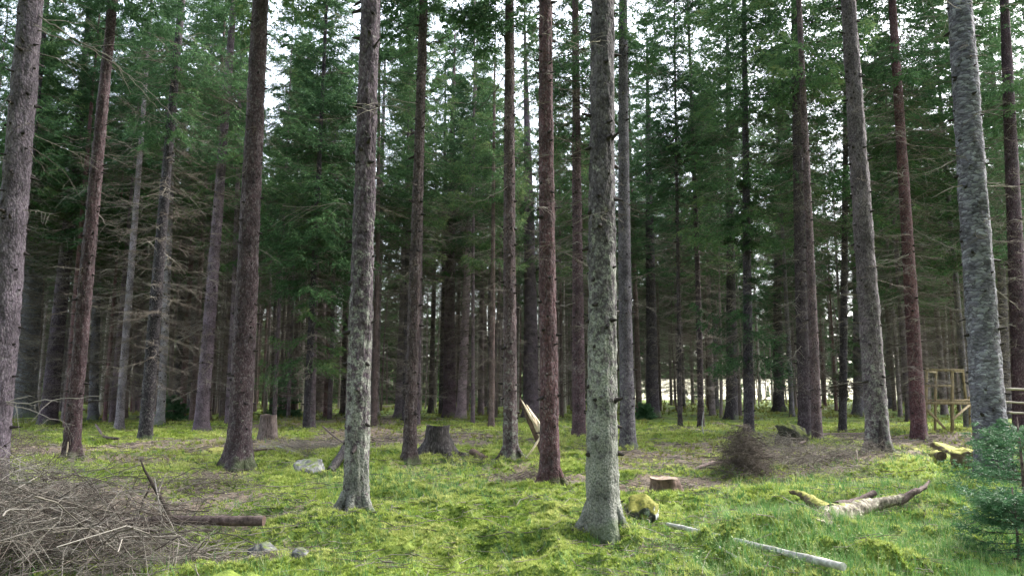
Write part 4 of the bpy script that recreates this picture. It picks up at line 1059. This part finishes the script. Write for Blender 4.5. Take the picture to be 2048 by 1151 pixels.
stump(1333, 992, 0.215, 0.36, 0.36, 'low stump with a pale sawn top behind the moss-capped boulder', M['stump_red'], 33, 6, 0.16, True, (-0.1, -0.3))
stump(535, 882, 0.24, 0.36, 0.85, 'brown stump right of the broad dark-red trunk, farther back', M['stump_old'], 35, 5, 0.05, False)
stump(745, 905, 0.16, 0.22, 0.14, 'little cut stump with white top right of the flared mossy trunk', M['stump'], 37, 4, 0.02, True)
def log(name, pts, r0, r1, label, mat, seed, cat='log', ends=None, k=14, wob=0.012, parent=None, taper_pow=1.0, ns=26):
    r = np.random.default_rng(seed); pts = np.asarray(pts, float)
    seg = np.linalg.norm(np.diff(pts, axis=0), axis=1); cum = np.concatenate([[0], np.cumsum(seg)])
    u = np.linspace(0, cum[-1], ns); P = np.stack([np.interp(u, cum, pts[:, c]) for c in range(3)], -1)
    for _ in range(3): P[1:-1] = 0.25 * P[:-2] + 0.5 * P[1:-1] + 0.25 * P[2:]
    rr = r0 + (r1 - r0) * (u / cum[-1]) ** taper_pow
    V, F = tubes(P[None], rr[None], k)
    th = np.tile(np.arange(k), ns); uu = np.repeat(np.arange(ns), k)
    V = V + (V - np.repeat(P, k, 0)) * (0.32 * (vnoise(th / k * 7, uu * 12.0 / ns, seed, 7) - 0.5) + 0.22 * (vnoise(th / k * 14, uu * 0.9, seed + 1, 14) - 0.5))[:, None] * (wob / 0.012)
    T = norm(np.gradient(P, axis=0)); c = V[:k].mean(0), V[-k:].mean(0)
    o_loc = P[0].copy()
    if parent is None:
        t = thing(name, tuple(o_loc), label, cat); off = o_loc
    else:
        t = parent; off = np.array(t.location)
    j = np.arange(k)
    if parent is not None:      # a side piece: closed ends in the same mesh
        nV = len(V); W = np.concatenate([V, [c[0] - T[0] * r0 * 0.3, c[1] + T[-1] * r1 * 0.5]])
        tri = np.concatenate([np.stack([(j + 1) % k, j, np.full(k, nV)], -1), np.stack([nV - k + j, nV - k + (j + 1) % k, np.full(k, nV + 1)], -1)])
        obj(name, mesh_np(name, W - off, [F, tri], mat, True), t)
        return t
    obj('log_bark', mesh_np(name, V - off, F, mat, True), t)
    for e, (ring, cc, sg) in enumerate(((V[:k], c[0], -1), (V[-k:], c[1], 1))):
        W = np.concatenate([ring, [cc + T[0 if e == 0 else -1] * sg * 0.004]]) - off
        tri = np.stack([j, (j + 1) % k, np.full(k, k)], -1)
        if e == 0: tri = tri[:, ::-1]
        if parent is None: obj('end_grain', mesh_np('end_grain', W, tri, ends or M['cut']), t)
        else:
            pass
    return t
def gp(px, py, dz=0.0):
    p = G(px, py); p[2] = max(float(surf(p[0], p[1])), p[2]); return p + np.array([0, 0, dz])

# foreground log lying on the brush, its cut end towards the centre
ya = G(420, 1100)[1]
lg = log('log', [at(140, 1046, ya + 0.35), at(330, 1041, ya + 0.1), at(528, 1040, ya)], 0.052, 0.047, 'dark barked log lying level with its end sticking out of the brush pile', M['log'], 51, ends=M['stump_red'])
log('log', [gp(300, 1126, 0.03), gp(380, 1124, 0.04), gp(452, 1126, 0.03)], 0.026, 0.022, 'thin dark stick flat in the moss under the brush pile log', M['log'], 53, 'stick', M['stump_red'])
# silver pole lower right
def laid(p0, p1, n=9, clear=-0.015, sag=0.0):
    # a stiff pole resting on the humps between two points
    u = np.linspace(0, 1, n)[:, None]; a_, b_ = gp(*p0), gp(*p1); P = a_ * (1 - u) + b_ * u
    need = surf(P[:, 0], P[:, 1]) + clear - P[:, 2]
    P[:, 2] += np.sort(need)[-2] - sag * np.sin(u[:, 0] * PI)
    return P
log('pole', laid((1336, 1074), (1690, 1200), clear=0.02), 0.020, 0.033, 'silvery barkless pole lying aslant in the lower right grass', M['pole'], 55, 'pole', M['pole'])
log('stick', laid((1440, 1118), (1530, 1170), clear=0.0), 0.010, 0.014, 'thin pale stick alongside the silvery pole', M['pole'], 57, 'stick', M['pole'], 8)
# bleached fallen log right
bl = log('fallen_log', [gp(1668, 1056, 0.12), gp(1700, 1048, 0.16), gp(1745, 1038, 0.17), gp(1806, 1028, 0.16)], 0.115, 0.06, 'bleached mossy fallen log with forked root end sunk in the right grass', M['bleached'], 59, 'log', M['log'], 28, 0.014, ns=60)
log('root_end', [gp(1705, 1047, 0.12), gp(1672, 1055, 0.10), gp(1650, 1058, 0.03), gp(1634, 1060, -0.10)], 0.10, 0.11, '', M['bleached'], 62, parent=bl, k=24, wob=0.03, ns=50)
log('root_fork', [gp(1668, 1054, 0.15), gp(1630, 1042, 0.17), gp(1602, 1028, 0.23), gp(1582, 1020, 0.24)], 0.075, 0.022, '', M['log_moss'], 61, parent=bl, k=14, wob=0.025, ns=40)
log('branch', [gp(1798, 1030, 0.15), gp(1832, 1026, 0.17), gp(1850, 1018, 0.17), gp(1862, 1006, 0.18)], 0.05, 0.012, '', M['log'], 63, parent=bl, k=10, wob=0.03)
log('log', [gp(1672, 1034, 0.10), gp(1715, 1022, 0.12), gp(1752, 1014, 0.10)], 0.05, 0.04, 'short blackened log piece behind the bleached fallen log', M['log'], 65, ends=M['log'])
log('mossy_log', [gp(1812, 912, 0.10), gp(1845, 922, 0.14), gp(1885, 935, 0.12)], 0.11, 0.09, 'rotting moss-grown log on the bank behind the bleached log', M['log_moss'], 67, ends=M['log_moss'])
log('log', [gp(885, 915, 0.06), gp(910, 917, 0.07), gp(938, 920, 0.05)], 0.11, 0.07, 'short dark log end lying against the tall dark stump', M['stump'], 69, ends=M['stump'])
log('log', [gp(945, 915, 0.05), gp(972, 926, 0.03)], 0.075, 0.05, 'brown root piece right of the tall dark stump', M['stump_red'], 71, ends=M['stump_red'])
log('log', [gp(660, 946, 0.02), gp(680, 930, 0.16), gp(702, 912, 0.34)], 0.085, 0.09, 'dark stub of wood leaning on the flared mossy trunk', M['stump'], 73, ends=M['stump'])
log('branch', [gp(190, 868, 0.25), gp(208, 880, 0.08), gp(238, 881, 0.06)], 0.035, 0.045, 'black bent branch on moss left of the black leaning trunk', M['log'], 75, 'branch')
log('branch', [gp(645, 872, 0.30), gp(668, 884, 0.15), gp(690, 895, 0.10)], 0.03, 0.025, 'dark stick slanting up left of the flared mossy trunk', M['log'], 77, 'branch')
log('branch', [gp(505, 918, 0.10), gp(545, 914, 0.09), gp(605, 898, 0.12)], 0.028, 0.018, 'crooked dark branch on the litter right of the broad dark-red trunk', M['log'], 79, 'branch')
log('branch', [gp(520, 900, 0.1), gp(560, 912, 0.09), gp(590, 915, 0.08)], 0.022, 0.018, 'pale stick crossing the crooked dark branch', M['pole'], 80, 'branch')
log('branch', [gp(1385, 945, 0.05), gp(1420, 938, 0.08), gp(1470, 935, 0.1)], 0.035, 0.02, 'dark fallen branch from the sawn stump towards the brush heap', M['log'], 81, 'branch')
log('branch', [gp(1600, 900, 0.1), gp(1650, 878, 0.12), gp(1740, 872, 0.1)], 0.035, 0.02, 'dead branch on red litter left of the split-footed trunk', M['log'], 83, 'branch')
log('stick', [gp(1408, 872, 0.0), at(1404, 850, G(1408, 872)[1]), at(1407, 822, G(1408, 872)[1])], 0.022, 0.012, 'pale upright twig at the foot of the thin bent trunk', M['pole'], 85, 'stick', M['pole'], 8)

# broken, splintered stem leaning behind the red-brown trunk
pb = G(1092, 930); yb_ = pb[1] + 0.3
sn = thing('broken_stem', tuple(pb), 'snapped leaning stem with bright torn wood between two front trunks', 'broken tree')
def spike(name, pix, widths, mat, y, seed, thick=0.05):
    r = np.random.default_rng(seed); P = np.array([at(px, py, y) for px, py in pix]); w = np.array(widths) / F_PX * y
    g = Geo(); V = []
    for i, q in enumerate(P):
        a = w[i] / 2; b = min(thick, a * 1.2)
        V += [q + [-a, 0, 0], q + [0, -b, 0], q + [a, 0, 0], q + [0, b, 0]]
    V = np.array(V) + r.normal(0, 0.003, (len(V), 3)); n = len(P); j = np.arange(4); i = np.arange(n - 1)[:, None] * 4
    F = np.stack([i + j, i + (j + 1) % 4, i + 4 + (j + 1) % 4, i + 4 + j], -1).reshape(-1, 4)
    obj(name, mesh_np(name, V - np.array(sn.location), F, mat), sn)
spike('bark_stem', [(1104, 935), (1084, 880), (1066, 845), (1052, 818), (1040, 796)], [30, 26, 20, 11, 2], M['stump_red'], yb_, 1)
spike('splinter', [(1094, 885), (1079, 858), (1066, 832), (1053, 808)], [18, 17, 10, 2], M['splinter'], yb_ - 0.09, 2, 0.03)
spike('splinter', [(1082, 862), (1062, 834), (1050, 812), (1044, 800)], [9, 6, 4, 1.5], M['splinter'], yb_ - 0.12, 3, 0.02)
spike('splinter', [(1088, 870), (1078, 846), (1070, 830)], [12, 7, 1.5], M['splinter'], yb_ - 0.14, 4, 0.02)
log('stick', [gp(1052, 925, 0.02), at(1064, 900, yb_ - 0.3), at(1084, 868, yb_ - 0.25)], 0.016, 0.022, 'pale barkless stick propped against the red-brown front trunk', M['splinter'], 87, 'stick', M['splinter'], 8)

# ------------------------------------------------------------------ brush piles
def brush(name, centres, n, seed, label, group, lmin, lmax, r0, tint0, tint1, hmax, loc_px, dens_k=3, twigs=5):
    r = np.random.default_rng(seed)
    base = G(*loc_px)
    t = thing(name, tuple(base), label, 'brush pile', group)
    cs = []
    for (px, py, rx, ry, hh) in centres:
        p = G(px, py); cs.append((p[0], p[1], rx, ry, hh))
    w = np.array([c[2] * c[3] for c in cs]); w = w / w.sum()
    ci = r.choice(len(cs), n, p=w); C = np.array(cs)[ci]
    u = r.normal(0, 0.48, (n, 2)).clip(-1.1, 1.1)
    x = C[:, 0] + u[:, 0] * C[:, 2]; y = C[:, 1] + u[:, 1] * C[:, 3]
    prof = np.exp(-(u ** 2).sum(1) * 1.0)
    z = h_ground(x, y) + C[:, 4] * prof * r.random(n)
    L = lmin + (lmax - lmin) * r.random(n) ** 1.6
    P = twig_paths(n, x, y, z, L, r.normal(0.05, 0.38, n), seed + 1, 7, 0.9)
    tt = np.linspace(-0.5, 0.5, 7)[None]
    P[..., 2] -= (L * 0.5 * r.random(n))[:, None] * (tt ** 2) * 2
    gnd = h_ground(P[..., 0], P[..., 1]); P[..., 2] = np.maximum(P[..., 2], gnd + 0.01)
    rr = r0 * (0.4 + 0.9 * r.random(n) ** 2)
    R = np.maximum(rr[:, None] * np.linspace(1.1, 0.4, 7)[None], 0.0016)
    g = Geo(); V, F = tubes(P, R, 3); tn = tint0 + (tint1 - tint0) * r.random(n); g.add(V - base, F, 0, np.repeat(tn, 21))
    bi = r.integers(1, 6, (n, twigs)); st = P[np.arange(n)[:, None], bi]; dr = norm(P[np.arange(n)[:, None], bi + 1] - st)
    D = norm(dr * 0.9 + r.normal(0, 0.55, dr.shape)); tl = L[:, None] * (0.1 + 0.3 * r.random((n, twigs)))
    q = np.linspace(0, 1, 4)
    TP = st[:, :, None] + D[:, :, None] * (tl[..., None] * q)[..., None] + r.normal(0, 0.006, (n, twigs, 4, 3))
    TP = TP.reshape(-1, 4, 3); gnd = h_ground(TP[..., 0], TP[..., 1]); TP[..., 2] = np.maximum(TP[..., 2], gnd + 0.008)
    V, F = tubes(TP, np.repeat(np.maximum(rr * 0.5, 0.0015), twigs)[:, None] * np.linspace(1, 0.55, 4)[None], 3)
    g.add(V - base, F, 0, np.repeat(np.repeat(tn, twigs), 12))
    obj('twigs', g.mesh('twigs', [M['dead']]), t, kind='stuff')
    return t

BG = 'heaps of dead brushwood'
bp1 = brush('brush_pile', [(10, 1050, 1.3, 0.7, 0.9), (130, 1110, 1.3, 0.6, 0.9), (270, 1125, 0.7, 0.4, 0.45), (20, 1150, 1.4, 0.5, 0.8), (150, 1165, 1.2, 0.4, 0.5)], 1300, 71, 'big grey tangle of dead twigs filling the lower left corner', BG, 0.4, 1.5, 0.0062, 0.25, 1.0, 0.7, (150, 1090), twigs=6)
brush('brush_pile', [(1492, 958, 0.45, 0.5, 0.95), (1497, 950, 0.32, 0.4, 0.9)], 900, 73, 'rounded brown heap of fine dead twigs behind the low sawn stump', BG, 0.2, 0.6, 0.005, 0.1, 0.6, 0.8, (1490, 965), twigs=7)
brush('brush_pile', [(1600, 950, 1.1, 1.2, 0.55), (1680, 925, 1.1, 1.2, 0.55), (1560, 900, 1.0, 1.4, 0.5)], 620, 75, 'grey spread of dead branches between brown heap and split-footed trunk', BG, 0.4, 1.2, 0.005, 0.35, 0.9, 0.5, (1620, 950), twigs=6)
brush('brush_pile', [(620, 905, 1.6, 1.0, 0.3), (560, 910, 0.8, 0.7, 0.3)], 330, 77, 'low pale scatter of brushwood behind the whitish stone', BG, 0.4, 1.3, 0.006, 0.5, 1.0, 0.3, (610, 910), twigs=5)
brush('brush_pile', [(30, 895, 1.6, 1.0, 0.5), (-20, 920, 1.2, 1.0, 0.5)], 320, 79, 'dim brushwood at the left edge above the big tangle', BG, 0.5, 1.3, 0.007, 0.1, 0.6, 0.5, (30, 905), twigs=5)
brush('brush_pile', [(420, 975, 0.8, 0.6, 0.2)], 160, 81, 'loose thin twigs on moss above the foreground log', BG, 0.3, 0.8, 0.004, 0.2, 0.7, 0.2, (420, 975), twigs=5)
brush('brush_pile', [(1060, 965, 0.6, 0.4, 0.22)], 130, 83, 'small tuft of dead twigs left of the red-brown trunk foot', BG, 0.2, 0.6, 0.004, 0.2, 0.7, 0.2, (1060, 968), twigs=5)
brush('brush_pile', [(1690, 800, 1.1, 0.8, 0.1)], 4, 84, 'few loose sticks under the dark tangle on the thin burl spruce', BG, 0.3, 0.9, 0.006, 0.1, 0.4, 0.2, (1690, 862), twigs=4) if False else None
# bigger sticks of the corner tangle, each one a part of it
for q, (pix, r0, tint, dd) in enumerate([([(-20, 992), (70, 984), (120, 990), (160, 1022)], 0.012, 0.05, 7.9), ([(-10, 1118), (60, 1075), (145, 1028)], 0.011, 0.95, 7.0), ([(20, 1130), (70, 1080), (130, 1045)], 0.008, 0.8, 6.9),
        ([(150, 1020), (200, 1080), (230, 1150)], 0.008, 0.75, 7.0), ([(120, 965), (210, 1005), (260, 1040)], 0.006, 0.6, 8.0), ([(330, 1150), (250, 1105), (180, 1060)], 0.007, 0.7, 7.1), ([(215, 1095), (280, 1040), (320, 990)], 0.007, 0.7, 7.4),
        ([(360, 1050), (420, 1080), (440, 1118)], 0.007, 0.8, 7.2), ([(330, 1055), (390, 1095), (415, 1112)], 0.007, 0.75, 7.1), ([(30, 1095), (60, 1140), (75, 1170)], 0.008, 0.7, 6.7), ([(-10, 1050), (40, 1025), (100, 985)], 0.008, 0.6, 7.6)]):
    g = limb([at(px, py, dd) for px, py in pix], r0, 3, 1000 + q, 0.012, tint=tint)
    off = np.array(bp1.location); g.V = [v - off for v in g.V]
    obj('stick', g.mesh('stick', [M['dead']], True), bp1)
# upright forked dead branch above the foreground log
fb = G(300, 1045); fk = thing('forked_branch', tuple(fb), 'black forked branch standing up out of the brush behind the foreground log', 'branch')
for q, (pix, r0, tint) in enumerate([([(336, 1030), (318, 985), (302, 960), (284, 940), (281, 918)], 0.036, 0.0), ([(252, 1010), (268, 970), (283, 938)], 0.008, 0.15), ([(278, 1025), (290, 990), (304, 965)], 0.017, 0.05), ([(312, 1000), (318, 970), (334, 945)], 0.016, 0.95)]):
    g = limb([at(px, py, fb[1] - 0.35 - 0.05 * q) for px, py in pix], r0, 1, 1100 + q, 0.006, tint=tint, minr=0.004)
    g.V = [v - fb for v in g.V]; obj('fork', g.mesh('fork', [M['dead']], True), fk)
# dense twig tangle on the thin spruce at right
sp = named['burl trunk']; r = np.random.default_rng(5); n = 220
c = at(1690, 775, sp['p'][1]); A = c + r.normal(0, 1, (n, 3)) * np.array([0.33, 0.3, 0.16]); D = r.normal(0, 1, (n, 3)) * np.array([1, 1, 0.5]); D = norm(D) * (0.2 + 0.35 * r.random((n, 1)))
P = np.stack([A, A + D * 0.5 + r.normal(0, 0.03, (n, 3)), A + D], 1) - np.array(sp['obj'].location)
V, F = tubes(P, np.full((n, 3), 0.008), 3)
obj('twig_tangle', mesh_np('twig_tangle', V, F, M['dead'], attrs={'tint': np.full(len(V), 0.03)}), sp['obj'], kind='stuff')

# ------------------------------------------------------------------ wooden frame (a little hunting seat) and rails
yf = 25.0
fr0 = at(1895, 868, yf); fr0[2] = float(h_ground(fr0[0], yf))
wf = thing('wooden_frame', tuple(fr0), 'open seat frame of yellowed sawn timber between two right-hand trunks', 'wooden frame')
def beam(name, a, b, w=0.06, dpt=0.04):
    a = np.asarray(a, float) - fr0; b = np.asarray(b, float) - fr0
    d = norm(b - a); ref = np.array([0, 1.0, 0]) if abs(d[1]) < 0.8 else np.array([1.0, 0, 0])
    s_ = norm(np.cross(d, ref)); u_ = np.cross(s_, d)
    V = []
    for p_ in (a, b):
        for (i_, j_) in ((-1, -1), (1, -1), (1, 1), (-1, 1)): V.append(p_ + s_ * i_ * w / 2 + u_ * j_ * dpt / 2)
    F = [[0, 1, 5, 4], [1, 2, 6, 5], [2, 3, 7, 6], [3, 0, 4, 7], [3, 2, 1, 0], [4, 5, 6, 7]]
    import bmesh
    me = mesh_np(name, np.array(V), np.array(F), M['plank']); bm = bmesh.new(); bm.from_mesh(me)
    bmesh.ops.recalc_face_normals(bm, faces=bm.faces); bmesh.ops.bevel(bm, geom=bm.edges[:], offset=0.004, segments=1, affect='EDGES'); bm.to_mesh(me); bm.free()
    obj(name, me, wf)
yn, yk = yf - 0.45, yf + 0.6
beam('post', at(1904, 736, yn), at(1905, 878, yn), 0.085, 0.07)
beam('post', at(1853, 736, yn + 0.01), at(1851, 872, yn + 0.01), 0.075, 0.06)
beam('post', at(1925, 738, yk), at(1932, 800, yk), 0.07, 0.06)
beam('post', at(1939, 792, yk + 0.06), at(1941, 866, yk + 0.06), 0.07, 0.06)
beam('post', at(1872, 740, yk), at(1870, 868, yk), 0.07, 0.06)
beam('rail', at(1848, 739, yn - 0.07), at(1928, 740, yn - 0.07), 0.075, 0.04)
beam('rail', at(1852, 771, yn - 0.06), at(1902, 771, yn - 0.06), 0.07, 0.035)
beam('rail', at(1850, 805, yn - 0.07), at(1944, 806, yn - 0.07), 0.085, 0.04)
beam('rail', at(1904, 742, yn + 0.06), at(1925, 742, yk + 0.04), 0.06, 0.04)
beam('rail', at(1853, 742, yn + 0.06), at(1872, 744, yk + 0.04), 0.06, 0.04)
beam('rail', at(1870, 802, yk + 0.05), at(1940, 802, yk + 0.14), 0.07, 0.035)
beam('brace', at(1850, 814, yn - 0.12), at(1890, 856, yn - 0.12), 0.075, 0.035)
beam('brace', at(1905, 838, yn - 0.11), at(1940, 808, yk - 0.03), 0.07, 0.035)
beam('slat', at(1870, 770, yn + 0.08), at(1871, 806, yn + 0.08), 0.075, 0.03)
beam('seat_board', at(1853, 800, yn + 0.16), at(1940, 800, yn + 0.16), 0.04, 0.18)
beam('seat_board', at(1856, 799, yn + 0.38), at(1940, 799, yn + 0.38), 0.04, 0.18)
# pole rails at the right edge
ye = 17.5
rl = thing('pole_rails', tuple(G(2075, 900)), 'pale peeled pole rails at the right edge behind the sapling', 'rail fence')
for q, (a, b, rr) in enumerate([((2012, 777), (2110, 778), 0.035), ((1998, 803), (2110, 806), 0.028), ((2010, 824), (2110, 826), 0.03)]):
    g = limb([at(*a, ye + 0.1 * q), at((a[0] + b[0]) / 2, (a[1] + b[1]) / 2 + 1, ye + 0.1 * q), at(*b, ye + 0.1 * q)], rr, 0, 1200 + q, 0.004, minr=rr * 0.8, tint=0.9, k=8)
    off = np.array(rl.location); g.V = [v - off for v in g.V]; obj('rail', g.mesh('rail', [M['dead']], True), rl)
for q, pxx in enumerate((2068, 2100)):
    g = limb([at(pxx, 770, ye + 0.4), at(pxx, 830, ye + 0.4), at(pxx, 905, ye + 0.4)], 0.05, 0, 1210 + q, 0.004, minr=0.045, tint=0.6, k=8)
    g.V = [v - off for v in g.V]; obj('post', g.mesh('post', [M['dead']], True), rl)

# ------------------------------------------------------------------ young spruces
def sapling(px, py, h, rm, seed, label, zs=1.0):
    p = G(px, py); t = thing('spruce_sapling', tuple(p), label, 'sapling', 'young spruces')
    g = Geo(); g.tube([(0, 0, -0.1), (0.01, 0, h * 0.5), (0, 0, h * 0.97)], [0.03 * h / 1.3, 0.018 * h / 1.3, 0.006], 7)
    obj('stem', g.mesh('stem', [M['log']], True), t)
    obj('crown', crown_mesh('crown', 0.10 * h, h, rm, seed, dz=0.085 * h, nb=6, T=11, MM=9, nl=0.034 * zs, nw=0.010 * zs, hang=0.25, low=1.0, drop=0.02, gaps=0.05, mat=M['sapling'], rb=0.006), t, kind='stuff')
sapling(2056, 1070, 1.35, 1.0, 801, 'fresh green young spruce at the lower right edge before the plated trunk')
sapling(2040, 1150, 0.8, 0.75, 811, 'lowest young spruce filling the lower right corner')
sapling(2030, 985, 1.0, 0.8, 803, 'small bluish young spruce behind the larger one at right edge')
sapling(345, 842, 1.3, 0.8, 805, 'young spruce bush right of the black leaning trunk foot', 2.2)
sapling(572, 832, 2.4, 1.2, 807, 'dark young spruce behind the brown stump', 2.4)
sapling(1290, 838, 0.9, 0.6, 809, 'low young spruce near the left end of the pale field', 2.2)
